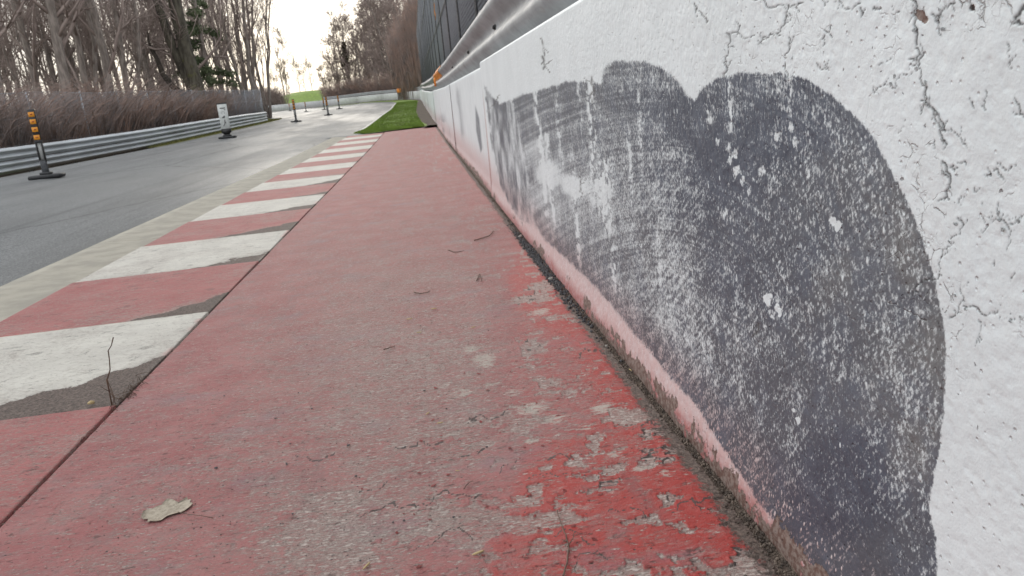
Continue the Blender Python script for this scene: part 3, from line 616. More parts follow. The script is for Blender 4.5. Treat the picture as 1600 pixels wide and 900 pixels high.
def wall_attr(Y, Z, full=True):
    A = WX / np.maximum(Y, .25) * FPX; B = (Z - EYE) / np.maximum(Y, .25) * FPX
    z0 = Z - zl(Y)
    o = dict(rub=np.zeros_like(Y), tint=np.zeros_like(Y), chip=np.zeros_like(Y), crack=np.zeros_like(Y), crz=np.zeros_like(Y), streak=np.zeros_like(Y), grain=np.full_like(Y, .5))
    band = .115 + .02 * (fbm(Y * 5, Z * 5, 3, 200) - .5) + np.interp(Y, [1, 2.2, 6, 12, 80], [0, .03, .09, .16, .30])
    o['pink'] = np.clip(sstep(band * 2.1, band * .45, z0) * .56 + .5 * sstep(.075, .0, z0 + .05 * (fbm(Y * 12, Z * 12, 4, 210) - .5)), 0, 1.) * np.interp(Y, [0, 6, 20, 60, 90], [1, .85, .7, .3, 0])
    foot = sstep(.085, .01, z0 + .05 * (fbm(Y * 22, Z * 14, 4, 215) - .5))
    o['chip'] = .62 * foot * sstep(.40, .62, fbm(Y * 3.2, Z * 8, 4, 216)) + .38 * sstep(.16, .05, z0) * sstep(.5, .68, fbm(Y * 14, Z * 20, 3, 217))
    if full: o['pink'] = np.maximum(o['pink'], .42 * sstep(6.10, 6.16, Y) * sstep(.95, .7, z0) + .0)
    if not full:
        ins = inside(A, B, STAIN); ds_ = seg_dist(A, B, STAIN + [STAIN[0]]); st_ = sstep(-1.2, 1.2, np.where(ins, ds_, -ds_))
        ca3, cb3 = wchart(692, 200); sm_ = .45 * np.exp(-(((A - ca3) / 7) ** 2) - ((B - cb3) / 24) ** 4) * sstep(.35, .6, fbm(A * .25, B * .08, 3, 251))
        o['grain'][:] = .3
        o['rub'] = .28 * np.exp(-((Y - 10.2) / .55) ** 2) * sstep(1.0, .85, z0) * sstep(.1, .35, z0) + .3 * sstep(.58, .75, fbm(Y * .8, Z * 2, 3, 230)) * sstep(0, .2, z0) * .5 * (Y < 30)
        o['rub'] = np.maximum(o['rub'], .35 * np.exp(-((Y - 14.2) / .25) ** 2) * sstep(.45, .2, z0)); o['rub'] = np.maximum(o['rub'], np.maximum(st_ * .62, sm_)); return o
    w1 = fbm(Y * 22, Z * 22, 4, 220) - .5; w2 = fbm(Y * 22 + 40, Z * 22, 4, 221) - .5
    a = A + 7 * w1; b = B + 7 * w2
    def soft(poly, wd):
        ins = inside(a, b, poly); bb = np.abs(Y) < 99; d = seg_dist(a, b, poly + [poly[0]])
        return sstep(-wd, wd, np.where(ins, d, -d)), d
    mk, d = soft(OUT, 3.2)
    rubv = rbf(A, B, DARK, .5, .004)
    rimdark = .06 * np.exp(-((d - 7) / 6) ** 2)
    rub = mk * (np.interp(rubv, [0, .03, .2, .4, .6, .8, 1], [0, .03, .38, .58, .68, .80, 1]) + rimdark * (rubv < .7))
    o['grain'] = np.interp(A, [110, 150, 260, 420], [.30, .45, .85, .95]) * (1 - .25 * sstep(30, -120, B) * 0)
    rub = np.where(mk > .01, np.maximum(rub, .03), 0)
    # brush arcs of the spinning tyre
    ca, cb = wchart(1010, 560); r = np.hypot(A - ca, B - cb); th = np.arctan2(B - cb, A - ca)
    arcs = .6 * fbm(r * .16, th * 2.2, 3, 240) + .4 * fbm(r * .5, th * 3, 3, 241) - .5
    ca2, cb2 = wchart(1180, 420); lin = fbm((A + B * .9) * .05, (A - B * .9) * .30, 3, 245) - .5
    left = sstep(360, 250, A); low = sstep(-60, -170, B) * (1 - left)
    o['streak'] = (left * arcs * .85 + (1 - left) * (arcs * .8) + low * lin * .9) * mk
    sm, _ = soft(STRIP, 2.5); vst = fbm(A * .35, B * .03, 3, 250) - .5
    ds = .50 + .35 * np.exp(-((A - wchart(785, 170)[0]) / 9) ** 2) * sstep(wchart(0, 0)[1] * 0 - 120, 20, B)
    rub = np.maximum(rub, sm * (ds + .25 * vst)); o['streak'] += sm * (1 - mk) * vst * .8
    st, _ = soft(STAIN, 1.5); rub = np.maximum(rub, st * .8)
    ca3, cb3 = wchart(690, 200); rub = np.maximum(rub, .22 * np.exp(-((A - ca3) / 9) ** 2 - ((B - cb3) / 22) ** 2))
    o['tint'] = rbf(A, B, TINT, .3); rub = np.where(mk > .5, np.clip(rub + .13 * o['tint'] * sstep(320, 460, A), 0, 1), rub)
    # vertical flaked drips
    drip = np.zeros_like(Y)
    for px, py, hh, ww, v in ((925, 200, 130, 5, .8), (945, 300, 70, 10, 1.), (930, 260, 60, 8, .9), (842, 200, 160, 4, .6), (870, 160, 90, 3, .5), (985, 260, 60, 3, .6), (1140, 150, 60, 5, .7), (1137, 100, 50, 4, .4), (1235, 150, 40, 4, .6), (1000, 190, 60, 3, .5), (960, 420, 50, 4, .6), (860, 280, 90, 4, .5), (900, 340, 100, 4, .6), (1030, 420, 60, 3, .3), (1150, 480, 90, 3, .4), (905, 150, 60, 3, .5)):
        q = wchart(px, py); drip = np.maximum(drip, v * np.exp(-((A - q[0] + 5 * w1) / ww) ** 2 - ((B - q[1]) / hh) ** 4))
    dn = sstep(.42, .62, fbm(A * .35, B * .10, 3, 260)); o['streak'] -= drip * dn * 1.0; rub = rub * (1 - .5 * drip * dn)
    w3 = fbm(Y * 90, Z * 90, 3, 270) - .5; w4 = fbm(Y * 90 + 9, Z * 90, 3, 271) - .5
    aa = A + 9 * w3; bb_ = B + 14 * w4
    scar = np.zeros_like(Y)
    for x, y, rr, v in SCARS: scar = np.maximum(scar, (v if v > .85 else v * .5) * sstep(1.2, .8, np.hypot((aa - x), (bb_ - y) * .6) / (rr * .72)))
    rub = rub * (1 - .95 * scar); o['streak'] -= scar * 1.2
    o['rub'] = np.clip(rub, 0, 1)
    for x, y, rr, v in HOLES: o['chip'] = np.maximum(o['chip'], 1.2 * v * sstep(1.2, .8, np.hypot(a + 5 * w2 - x, (b - y)) / rr))
    ck = np.zeros_like(Y); lift = np.zeros_like(Y)
    for l, wd in CRACK_ALL:
        q = np.array(l); s = (A > q[:, 0].min() - 25) & (A < q[:, 0].max() + 25) & (B > q[:, 1].min() - 25) & (B < q[:, 1].max() + 25)
        if s.any():
            dd = seg_dist(A[s], B[s], l); wv = wd * (.15 + 1.6 * fbm(Y[s] * 50, Z[s] * 50, 2, 280))
            ck[s] = np.maximum(ck[s], np.exp(-(dd / (1.0 * wv)) ** 2)); lift[s] = np.maximum(lift[s], wd * np.exp(-((dd - 2) / 5) ** 2) * sstep(.4, .6, fbm(Y[s] * 18, Z[s] * 18, 2, 281)))
    o['crack'] = ck; o['_lift'] = lift
    vx = np.exp(-((A - wchart(1500, 250)[0]) / 130) ** 2) + .7 * np.exp(-((A - wchart(1200, 40)[0]) / 90) ** 2 - ((B - wchart(1200, 40)[1]) / 70) ** 2)
    o['crz'] = np.clip(vx, 0, 1) * sstep(wchart(1500, 640)[1], wchart(1500, 480)[1], B) * sstep(.40, .60, fbm(Y * 9, Z * 9, 3, 290) + .08)
    return o


def wall_panel(name, cols, zrows, x0, full, zt, parent, pathx=None):
    """one cast length of wall: painted face, chamfered top edge, flat top, back"""
    Y, Zr = np.meshgrid(cols, zrows, indexing='ij'); base = zl(Y); Zw = base + Zr
    at = wall_attr(Y, Zw, full); X = np.full_like(Y, x0) if pathx is None else pathx(Y) + x0 - WX
    X = X + .012 * sstep(.0, 1., Zr) * 0 - .014 * sstep(.13, .01, Zr)
    if full:
        near = sstep(4, 2, Y)
        X = X + near * (.0012 * at['crack'] - .0007 * at['_lift'] * (1 - at['crack'])) - .0020 * near * (fbm(Y * 12, Zr * 12, 3, 300) - .5) - .0012 * near * (fbm(Y * 45, Zr * 45, 3, 301) - .5) + .0015 * np.clip(at['chip'], 0, 1)
    ext = [(.006, zt - .006), (.022, zt), (.12, zt), (.26, zt), (.26, .0), (.26, -.15)]
    cx = np.stack([X[:, -1] * 0 + (x0 if pathx is None else 0) + (0 if pathx is None else pathx(cols) + x0 - WX) + e[0] for e in ext], 1)
    cz = np.stack([base[:, 0] + e[1] for e in ext], 1); cy = np.repeat(cols[:, None], len(ext), 1)
    XX = np.concatenate([X[:, :1], X, cx], 1); YY = np.concatenate([Y[:, :1], Y, cy], 1); ZZ = np.concatenate([Zw[:, :1] - .15, Zw, cz], 1)
    nr, nc = XX.shape; A2 = {}
    for k, v in at.items():
        if k.startswith('_'): continue
        A2[k] = np.concatenate([v[:, :1], v, np.zeros((nr, len(ext)))], 1)
    f = gridf(nr, nc)[:, ::-1]; V = np.stack([XX, YY, ZZ], -1).reshape(-1, 3)
    e0 = np.concatenate([[0], [nc - 1 - len(ext), nc - 6, nc - 3, nc - 1]]); caps = [np.array([e0[::-1]]), np.array([e0 + (nr - 1) * nc])]
    return obj(name, mesh(name, V, [f, np.concatenate(caps)], m_wall, A2, smooth=True), parent)


wall = empty('concrete_wall', (WX, 3, 0), 0, 'white painted concrete barrier wall with peeling paint and a big black tyre mark', 'wall')
wp = lambda o: setattr(o, 'location', o.location - Vector((WX, 3, 0)))
cols = np.concatenate([np.linspace(-4, .44, 14), 1 / np.linspace(1 / .46, 1 / 6.2, 690)])
o = wall_panel('wall_panel', cols, np.linspace(0, 1.045, 600), WX, True, 1.062, wall); wp(o); o['label'] = 'nearest wall panel with a huge dark tyre rub mark and cracked white paint'
edges = [6.208, 12.2, 18.2, 24.2, 30.2, 36.2, 42.2, 48.2, 56.2, 64.2, 72.2, 80.2, 88]
for k, (a, b) in enumerate(zip(edges[:-1], edges[1:])):
    n = 60 if k < 2 else 16
    o = wall_panel('wall_panel', np.linspace(a, b - .008, n), np.linspace(0, 1.01, 44 if k < 3 else 20), WX + [.018, .010, .016, .008][k % 4], False, 1.030 - .004 * (k % 2), wall); wp(o)
# the wall where it turns away at the end of the straight
fp = np.array(FAR)
farwall = empty('far_wall', (-9, 125.7, 1.4), 0, 'low white concrete wall curving across the far end of the track', 'wall')
Lp = []
for i in range(len(fp) - 1):
    a = fp[i]; b = fp[i + 1]; n = max(1, int(round(np.hypot(*(b - a)) / 6)))
    for q in range(n): Lp.append((a + (b - a) * q / n, a + (b - a) * (q + 1) / n))
for a, b in Lp:
    d = (b - a) / np.hypot(*(b - a)); nrm = np.array([d[1], -d[0]]); V = []
    prof = [(0, -.3), (0, 1.03), (.03, 1.06), (.26, 1.06), (.26, -.3)]; b2 = b - d * .02
    for p in (a, b2):
        for e, z in prof: q = p + nrm * e; V.append((q[0] + 9, q[1] - 125.7, ter(p[0], p[1]) + z - 1.4))
    F = [[i, i + 1, i + 6, i + 5] for i in range(4)] + [[0, 4, 3, 2, 1], [5, 6, 7, 8, 9], [4, 0, 5, 9]]
    obj('wall_panel', MB().add(V, F).me('wall_panel', m_btop), farwall)


# ------------------------------------------------------------------ steel rails
def wbeam(z0, z1, depth=.075, n=13):
    """closed-ish W profile (offset towards the track, height)"""
    u = np.linspace(0, 1, n); off = -depth * (.5 - .5 * np.cos(4 * np.pi * u)); off = off + .0
    return np.stack([off, z0 + (z1 - z0) * u], 1)


def rail_strip(path, prof, m, name, zf=ter):
    """profile swept along a path, with real plate thickness; profile offset is to the right of travel"""
    p = np.array(path, float); d = np.gradient(p, axis=0); d /= np.linalg.norm(d, axis=1, keepdims=True); nm = np.stack([d[:, 1], -d[:, 0]], 1)
    rows = []
    pr = np.concatenate([prof, (prof + [.006, 0])[::-1]])
    for i in range(len(p)):
        q = p[i][None] + nm[i][None] * pr[:, :1]; rows.append(np.concatenate([q, (zf(p[i, 0], p[i, 1]) + pr[:, 1])[:, None]], 1))
    V = np.array(rows); n, k, _ = V.shape
    f = gridf(n, k); i = np.arange(n - 1) * k; f = np.concatenate([f, np.stack([i + k - 1, i, i + k, i + 2 * k - 1], 1)])
    return mesh(name, V, f, m, None, True)


def resample(path, step):
    p = np.array(path, float); s = np.concatenate([[0], np.cumsum(np.hypot(*np.diff(p, axis=0).T))]); t = np.arange(0, s[-1], step); t = np.append(t, s[-1])
    return np.stack([np.interp(t, s, p[:, 0]), np.interp(t, s, p[:, 1])], 1)


gr_ = empty('guard_rail', (.69, 5, 1.06), 0, 'galvanised steel W shaped guard rail mounted above the white wall', 'guard rail')
zwl = lambda x, y: zl(y)
ry = [-4, -.1, 3.75, 7.6, 11.45, 15.3, 19.15, 23, 27, 31, 35, 39, 43, 48, 53, 58, 64, 70, 76, 82, 87.5]
for a, b in zip(ry[:-1], ry[1:]):
    pth = np.stack([np.full(12, .695), np.linspace(a, b + .12, 12)], 1); pth[-1, 0] -= .004
    me = rail_strip(pth, wbeam(1.065, 1.560, .085, 25), m_rail, 'rail', zwl)
    o = obj('rail', me, gr_); o.location = (-.69, -5, -1.06)
    q = a + .3
    mb = MB().box((.76, q, zl(q) + 1.30), (.08, .10, .62), bev=.008)
    o = obj('rail_post', mb.me('rail_post', m_steel), gr_); o.location = (-.69, -5, -1.06)
bme = MB(); bme.tubes(np.array([[0, 0, 0], [-.012, 0, 0], [-.018, 0, 0]]), np.array([.017, .017, .008]), 6).box((.0, 0, 0), (.004, .09, .04)); bme = bme.me('bolt', m_blackp)
for q in [1.8, 3.9, 6.3, 9.4, 13.4, 19.3, 27.1, 35.2]:
    o = obj('bolt', bme, gr_); o.location = (-.005, q - 5, zl(q) + 1.312 - 1.06)
fr = empty('guard_rail', (-9, 125.7, 2.5), 0, 'thin grey guard rail running along the top of the far curving wall', 'guard rail')
fpath = resample(FAR, 4.); fpath = fpath[fpath[:, 1] < 135]
for i in range(0, len(fpath) - 2, 2):
    seg = fpath[i:i + 3] + [.25, .25]
    o = obj('rail', rail_strip(seg, wbeam(1.10, 1.52, .08, 9), m_rail, 'rail', ter), fr); o.location = (9, -125.7, -2.5)
    q = seg[0]; o = obj('rail_post', MB().box((q[0] + .12, q[1] + .08, ter(*q) + 1.28), (.1, .1, .5)).me('rail_post', m_steel), fr); o.location = (9, -125.7, -2.5)
# orange tape wrapped round the rail
tp = np.stack([np.full(4, .688), np.linspace(18.8, 23.8, 4)], 1)
me = rail_strip(tp, wbeam(1.30, 1.60, .088, 12) * [1.0, 1] + [-.012, 0], m_tape, 'orange_tape', zwl)
pr = wbeam(1.065, 1.568, .085, 40); pr[:, 0] -= .008
me = rail_strip(tp, pr[18:], m_tape, 'orange_tape', zwl)
obj('marker_tape', me, label='orange marker tape wrapped round the guard rail above the white wall', cat='tape')
bm_ = MB().tubes(np.array([[.60, 21.5, 1.24], [.55, 21.5, 1.24]]) + [0, 0, float(zl(21.5))], np.array([.13, .11]), 14)
obj('marker_reflector', bm_.me('marker_reflector', m_tape, True), label='round orange reflector on the lower fold of the guard rail', cat='reflector')
p = np.array([-1.75, 111.8]); obj('marker_board', MB().box((p[0], p[1] - .1, ter(*p) + 1.33), (1.5, .06, .55), rz=-.4, bev=.02).me('marker_board', m_tape), label='small orange marker on the rail at the far corner of the wall', cat='marker')

# ------------------------------------------------------------------ tall netted fence behind the wall
fen = empty('netted_fence', (1.0, 20, 1), 0, 'tall chain-link fence lined with dark blue-grey netting behind the guard rail', 'fence')
def loc0(o, e): o.location = -Vector(e.location); return o
Y, Z = np.meshgrid(np.linspace(-3, 92, 380), np.linspace(.9, 7.0, 26), indexing='ij')
X = 1.04 + .05 * fbm(Y * 1.2, Z * .7, 3, 400) + .02 * np.sin(Y * 9 + 3 * Z)
V = np.stack([X, Y, Z + zl(Y)], -1).reshape(-1, 3); nv = len(V); V2 = V + [.01, 0, 0]; g = gridf(*Y.shape)
loc0(obj('netting', mesh('netting', np.concatenate([V, V2]), [g[:, ::-1], g + nv], m_screen, smooth=True), fen), fen)
mp = []; 
for s in (1, -1):
    y0 = np.arange(-4, 62, .085); L = 5.9
    a = np.stack([np.full(len(y0), 1.0), y0, zl(y0) + 1.0], 1); b = np.stack([np.full(len(y0), 1.0), y0 + s * L * .62, zl(y0) + 6.9], 1)
    mp.append(np.stack([a, b], 1))
P_ = np.concatenate(mp); V, F = tubes(P_, np.full(P_.shape[:2], .005), 3)
o = loc0(obj('chain_link', mesh('chain_link', V, F, m_wire), fen, kind='stuff'), fen)
for q in np.arange(-1, 90, 4.0):
    loc0(obj('fence_post', MB().tubes(np.array([[.97, q, zl(q) + .9], [.97, q, zl(q) + 7.0]]), np.array([.020, .020]), 8).me('fence_post', m_steel, True), fen), fen)
for hz in (3.0, 5.0, 6.95):
    qs = np.linspace(-3, 92, 30); loc0(obj('fence_rail', MB().tubes(np.stack([np.full(30, .965), qs, zl(qs) + hz], 1), np.full(30, .016), 6).me('fence_rail', m_steel, True), fen), fen)
# scrap of orange and white ribbon caught on it
q = Vector((.93, 24.6, 3.55)); mb = MB()
for k, (dz, wd, dx) in enumerate(((0, .16, 0), (-.14, .20, -.02), (-.28, .22, .0), (-.42, .19, -.02), (-.54, .10, 0))):
    pass
rib = np.array([[.0, .0, .22], [-.03, -.12, .10], [-.02, .10, .0], [-.05, -.10, -.12], [-.02, .06, -.26], [-.04, -.03, -.38]])
V, F = [], []
for i, r in enumerate(rib):
    wv = [.05, .13, .16, .17, .15, .06][i]; V += [tuple(Vector(r) + q + Vector((0, -wv, .02))), tuple(Vector(r) + q + Vector((0, wv, -.02))), tuple(Vector(r) + q + Vector((.012, -wv, .02))), tuple(Vector(r) + q + Vector((.012, wv, -.02)))]
for i in range(5):
    b = i * 4; F += [[b, b + 4, b + 5, b + 1], [b + 2, b + 3, b + 7, b + 6], [b, b + 2, b + 6, b + 4], [b + 1, b + 5, b + 7, b + 3]]
m_rib, t = mat('ribbon_orange_white', (.8, .4, .1), .6); sz = t.n('SeparateXYZ', None, Vector=t.P)
t.col(t.mix(t.ss(sz.outputs[2], 3.60, 3.66), (.72, .28, .05), (.72, .68, .62)))
obj('ribbon', mesh('ribbon', V, np.array(F), m_rib), label='scrap of orange and white ribbon caught high on the dark netted fence', cat='ribbon')

# ------------------------------------------------------------------ steel barrier and fence on the left
bar = empty('crash_barrier', (-10.2, 30, 0), 0, 'pale grey steel crash barrier of stacked W beams along the left of the track', 'crash barrier')
bp = resample(BAR, 1.3)
for i in range(0, len(bp) - 1, 3):
    seg = bp[i:i + 4]
    for k in range(2):
        me = rail_strip(seg[::-1], wbeam(.06 + .335 * k, .06 + .335 * k + .32, .085, 13)[:, :] * [-1, 1] * [-1, 1], m_railb, 'rail')
        loc0(obj('rail', me, bar), bar)
for i in range(0, len(bp), 2):
    q = bp[i]; loc0(obj('barrier_post', MB().box((q[0] - .12, q[1], ter(*q) + .33), (.1, .12, .78), bev=.01).me('barrier_post', m_steel), bar), bar)
lf = empty('wire_fence', (-12, 30, 0), 0, 'chain-link wire fence with leaning posts overgrown by brambles behind the steel barrier', 'fence')
LF = [(x - 1.3, y) for x, y in BAR]; LF[-1] = (-11.0, 58.5); lp = resample(LF, 3.0)
for k, q in enumerate(lp):
    ln = random.uniform(-.12, .12); loc0(obj('fence_post', MB().tubes(np.array([[q[0], q[1], ter(*q) - .1], [q[0] + ln * .4, q[1] + ln, ter(*q) + 2.3]]), np.array([.026, .026]), 6).me('fence_post', m_wire, True), lf), lf)
for hz in (.75, 1.5, 2.25):
    loc0(obj('fence_wire', MB().tubes(np.array([[q[0] + .03, q[1], ter(*q) + hz + .03 * math.sin(q[1])] for q in resample(LF, 1.5)]), np.full(len(resample(LF, 1.5)), .008), 4).me('fence_wire', m_wire), lf), lf)
dl = resample(LF, .09); P_ = []
for s in (1, -1):
    n = len(dl); j = np.arange(n); j2 = np.clip(j + s * 17, 0, n - 1)
    P_.append(np.stack([np.stack([dl[j, 0], dl[j, 1], ter(dl[j, 0], dl[j, 1])], 1), np.stack([dl[j2, 0], dl[j2, 1], ter(dl[j2, 0], dl[j2, 1]) + 2.25], 1)], 1))
P_ = np.concatenate(P_); V, F = tubes(P_, np.full(P_.shape[:2], .0042), 3)
loc0(obj('chain_link', mesh('chain_link', V, F, m_wire), lf, kind='stuff'), lf)


# ------------------------------------------------------------------ brambles, grass
def thicket(path, n, h0, h1, depth, m, name, label, cat, r=.006, side=-1, arch=.5, seedv=1, K=5):
    g = np.random.default_rng(seedv); p = np.array(path, float); s = np.concatenate([[0], np.cumsum(np.hypot(*np.diff(p, axis=0).T))])
    t = g.random(n) * s[-1]; x = np.interp(t, s, p[:, 0]) + side * g.random(n) * depth; y = np.interp(t, s, p[:, 1]) + (g.random(n) - .5) * depth * .5
    H = np.interp(t, s, np.linspace(h0, h1, len(p))) * (.55 + .5 * g.random(n)) * (.62 + .76 * fbm(t * .45, t * 0, 4, seedv, .65)); ph = g.random(n) * 6.28; u = np.linspace(0, 1, K)[None]
    base = ter(x, y); Z0 = base + H * g.random(n) ** 2 * .55; L = (base + H - Z0)
    bx = np.cos(ph)[:, None] * arch * L[:, None]; by = np.sin(ph)[:, None] * arch * L[:, None]
    w = .20 * g.standard_normal((n, K)).cumsum(1) * .5
    P = np.stack([x[:, None] + bx * u ** 1.6 + w * .4, y[:, None] + by * u ** 1.6 + w[:, ::-1] * .4, Z0[:, None] + L[:, None] * (u * 1.25 - .35 * u ** 3)], -1)
    R = r * (1.25 - .8 * u) * (.45 + 1.5 * g.random((n, 1)) ** 3)
    V, F = tubes(P, np.broadcast_to(R, (n, K)), 3)
    return obj(name, mesh(name, V, F, m), label=label, cat=cat, kind='stuff')
thicket([(x - 1.1, y) for x, y in BAR[2:-2]] + [(-10.7, 46)], 11500, 2.6, 2.45, 2.4, m_twigr, 'bramble_thicket', 'brown leafless brambles climbing through the wire fence on the left', 'brambles', .0080, arch=.75, seedv=2)
thicket([(-10.9, 44), (-11.2, 58)], 2600, 2.3, 2.0, 1.4, m_twig, 'bramble_thicket', 'thin grey brush behind the end of the wire fence beside the striped marker board', 'brambles', .0075, seedv=12)
thicket([(-40, 150), (-29, 147), (-22.2, 142.5)], 8000, 5.6, 4.0, 4, m_twig, 'bramble_thicket', 'low olive-brown scrub behind the far wall left of the green hill', 'scrub', .022, seedv=3)
thicket([(-13, 62), (-17, 80), (-26, 118), (-34, 130)], 5000, 1.2, 2.8, 5, m_twig, 'bramble_thicket', 'pale brown scrub beyond the end of the steel barrier', 'scrub', .016, seedv=4)
hp = [(x + 1.2, y + 1.8) for x, y in FAR[1:7]][::-1]
thicket([(-15.5, 135)] + hp[1:], 10000, 4.0, 4.6, 2.5, m_twigr, 'bramble_thicket', 'russet bramble hedge on the fence above the far curving wall', 'hedge', .020, side=1, seedv=5)
thicket([(-3.2, 118), (-.3, 102), (.8, 93)], 6500, 9.5, 13.5, 2.6, m_twigr, 'vine_curtain', 'tall curtain of russet vines hanging at the end of the netted fence', 'vines', .020, side=1, arch=.10, seedv=6, K=6)

gy_ = np.concatenate([np.linspace(22.7, 60, 60), np.linspace(62, 128, 40)]); U = np.linspace(0, 1, 14)[None]
gl = rright(gy_); gl = np.where(gy_ < 23.6, np.interp(gy_, [22.7, 23.6], [-1.5, -1.95]), gl); grr = np.minimum(farx(gy_) + .05, .58)
Xg = gl[:, None] * (1 - U) + grr[:, None] * U; Yg = np.repeat(gy_[:, None], 14, 1) + np.where(np.arange(100)[:, None] == 0, .9 * (U - .0) * 1., 0)
Zg = ter(Xg, Yg) + .012 + .012 * np.sin(np.pi * U) + .02 * fbm(Xg, Yg, 3, 8)
obj('grass_verge', mesh('grass_verge', np.stack([Xg, Yg, Zg], -1), gridf(*Xg.shape), m_grass, smooth=True), kind='structure')
Xd = np.stack([grr - np.interp(gy_, [22, 24, 30, 45, 70], [.5, .35, .5, .7, .4]) + .25 * (fbm(gy_ * .5, gy_ * 0, 3, 9) - .5), grr - .3, grr - .1, grr], 1)
obj('dirt_strip', mesh('dirt_strip', np.stack([Xd, np.repeat(gy_[:, None], 4, 1), ter(Xd, gy_[:, None]) + np.array([.030, .075, .07, .06])[None]], -1), gridf(100, 4), m_dirt, smooth=True), kind='structure')
def blades(name, xy, h, m, wd=.006, **k):
    n = len(xy); a = rng.random(n) * 6.28; H = h * (.5 + rng.random(n)); z = ter(xy[:, 0], xy[:, 1]) + .02
    dx, dy = np.cos(a) * wd, np.sin(a) * wd; l = rng.standard_normal((n, 2)) * .4 * H[:, None]
    V = np.stack([np.stack([xy[:, 0] - dx, xy[:, 1] - dy, z], 1), np.stack([xy[:, 0] + dx, xy[:, 1] + dy, z], 1), np.stack([xy[:, 0] + l[:, 0], xy[:, 1] + l[:, 1], z + H], 1)], 1).reshape(-1, 3)
    return obj(name, mesh(name, V, np.arange(3 * n).reshape(-1, 3), m), kind='stuff', **k)
n = 42000; yy = 22.9 + rng.random(n) ** 1.7 * 60; uu = rng.random(n); xl = np.interp(yy, [22.7, 23.6, 26], [-1.5, -1.95, -1.8]); xl = np.where(yy > 26, rright(yy) + .05, xl)
xx = xl + (np.interp(yy, [22, 24, 40, 70], [.15, .15, -.05, .15]) - xl) * uu; yy = yy + np.where(yy < 25, .5 * uu, 0)
blades('grass', np.stack([xx, yy], 1), .045, m_grass, .009, label='bright green grass in the wedge between track and wall', cat='grass')
vq = resample([(x + .35, y) for x, y in BAR[4:]] + [(-11.3, 60), (-13.5, 66)], .5); V = np.array([[(q[0] - .35, q[1], ter(*q) + .03), (q[0] + w_, q[1], ter(*q) + .015)] for q, w_ in zip(vq, np.linspace(.15, 1.1, len(vq)))])
obj('verge_strip', mesh('verge_strip', V, gridf(len(V), 2)[:, ::-1], m_ydry), kind='structure')
n = 9000; k = rng.integers(0, len(vq), n); blades('verge_grass', vq[k] + np.stack([-.3 + rng.random(n) * np.linspace(.4, 1.2, len(vq))[k], rng.random(n) * .5], 1), .08, m_ydry, .010, label='yellowed grass growing at the foot of the crash barrier', cat='grass')


# ------------------------------------------------------------------ trees
def spawn(g, P, R, n, t0, t1, ang, Lf, K, up, wob, rf):
    N, Kp, _ = P.shape; idx = np.repeat(np.arange(N), n); t = t0 + (t1 - t0) * g.random(len(idx)); f = t * (Kp - 1); i = np.minimum(f.astype(int), Kp - 2); u = (f - i)[:, None]
    st = P[idx, i] * (1 - u) + P[idx, i + 1] * u; d = P[idx, i + 1] - P[idx, i]; d /= np.linalg.norm(d, axis=1, keepdims=True) + 1e-9
    r0 = (R[idx, i] * (1 - u[:, 0]) + R[idx, i + 1] * u[:, 0]) * rf
    rv = g.standard_normal((len(idx), 3)); rv -= (rv * d).sum(1, keepdims=True) * d; rv /= np.linalg.norm(rv, axis=1, keepdims=True)
    a = np.radians(ang * (.75 + .5 * g.random(len(idx))))[:, None]; nd = d * np.cos(a) + rv * np.sin(a)
    L = Lf * (1.15 - .75 * t) * (.6 + .7 * g.random(len(idx))); pts = [st]; cur = st; cd = nd
    for k in range(K - 1):
        cd = cd + wob * g.standard_normal(cd.shape) + np.array([0, 0, up]); cd /= np.linalg.norm(cd, axis=1, keepdims=True)
        cur = cur + cd * (L / (K - 1))[:, None]; pts.append(cur)
    return np.stack(pts, 1), r0[:, None] * np.linspace(1, .25, K)[None]


def tree_meshes(seed, H, r, fork=0, n1=16, n2=7, n3=6, first=.15, ang=48, lean=.0, twig=.008, up=.16, limb=.28, mt=None):
    g = np.random.default_rng(seed); K = 11; z = np.linspace(-.3, H, K); wx = g.standard_normal(K).cumsum() * .006 * H; wy = g.standard_normal(K).cumsum() * .006 * H
    wx -= wx[0]; wy -= wy[0]; T = np.stack([wx + lean * z, wy, z], 1)[None]; R = (r * (1 - .88 * (z - z[0]) / (H + .3)))[None].copy(); R[0, 0] *= 1.5; R[0, 1] *= 1.05
    trunk = MB().tubes(T, R, 9)
    Ps, Rs = [T], [R]
    for q in range(fork):
        a = g.random() * 6.28; s = .02 + .16 * g.random(); b = T[0].copy(); f = np.linspace(0, 1, K); b[:, 0] += np.cos(a) * (.15 * r + .20 * H * f ** .8 * (.5 + g.random() * .6)); b[:, 1] += np.sin(a) * (.15 * r + .20 * H * f ** .8 * .8); b[:, 2] *= .82 + .15 * g.random()
        Ps.append(b[None]); Rs.append(R * .72); trunk.tubes(b, R[0] * .72, 7)
    T = np.concatenate(Ps); R = np.concatenate(Rs)
    P1, R1 = spawn(g, T, R, n1, first, .97, ang, H * limb, 7, up, .11, .45)
    P2, R2 = spawn(g, P1, R1, n2, .2, .98, 42, H * limb * .42, 5, up * .7, .2, .6)
    P3, R3 = spawn(g, P2, R2, n3, .15, 1., 40, H * limb * .20, 4, .05, .25, .6)
    crown = MB().tubes(P1, np.maximum(R1, twig * 1.3), 5).tubes(P2, np.maximum(R2, twig), 3).tubes(P3, np.maximum(R3, twig * .8), 3)
    nm = 'tree'
    return trunk.me('trunk', mt or m_barkg, True), crown.me('crown', m_twig)


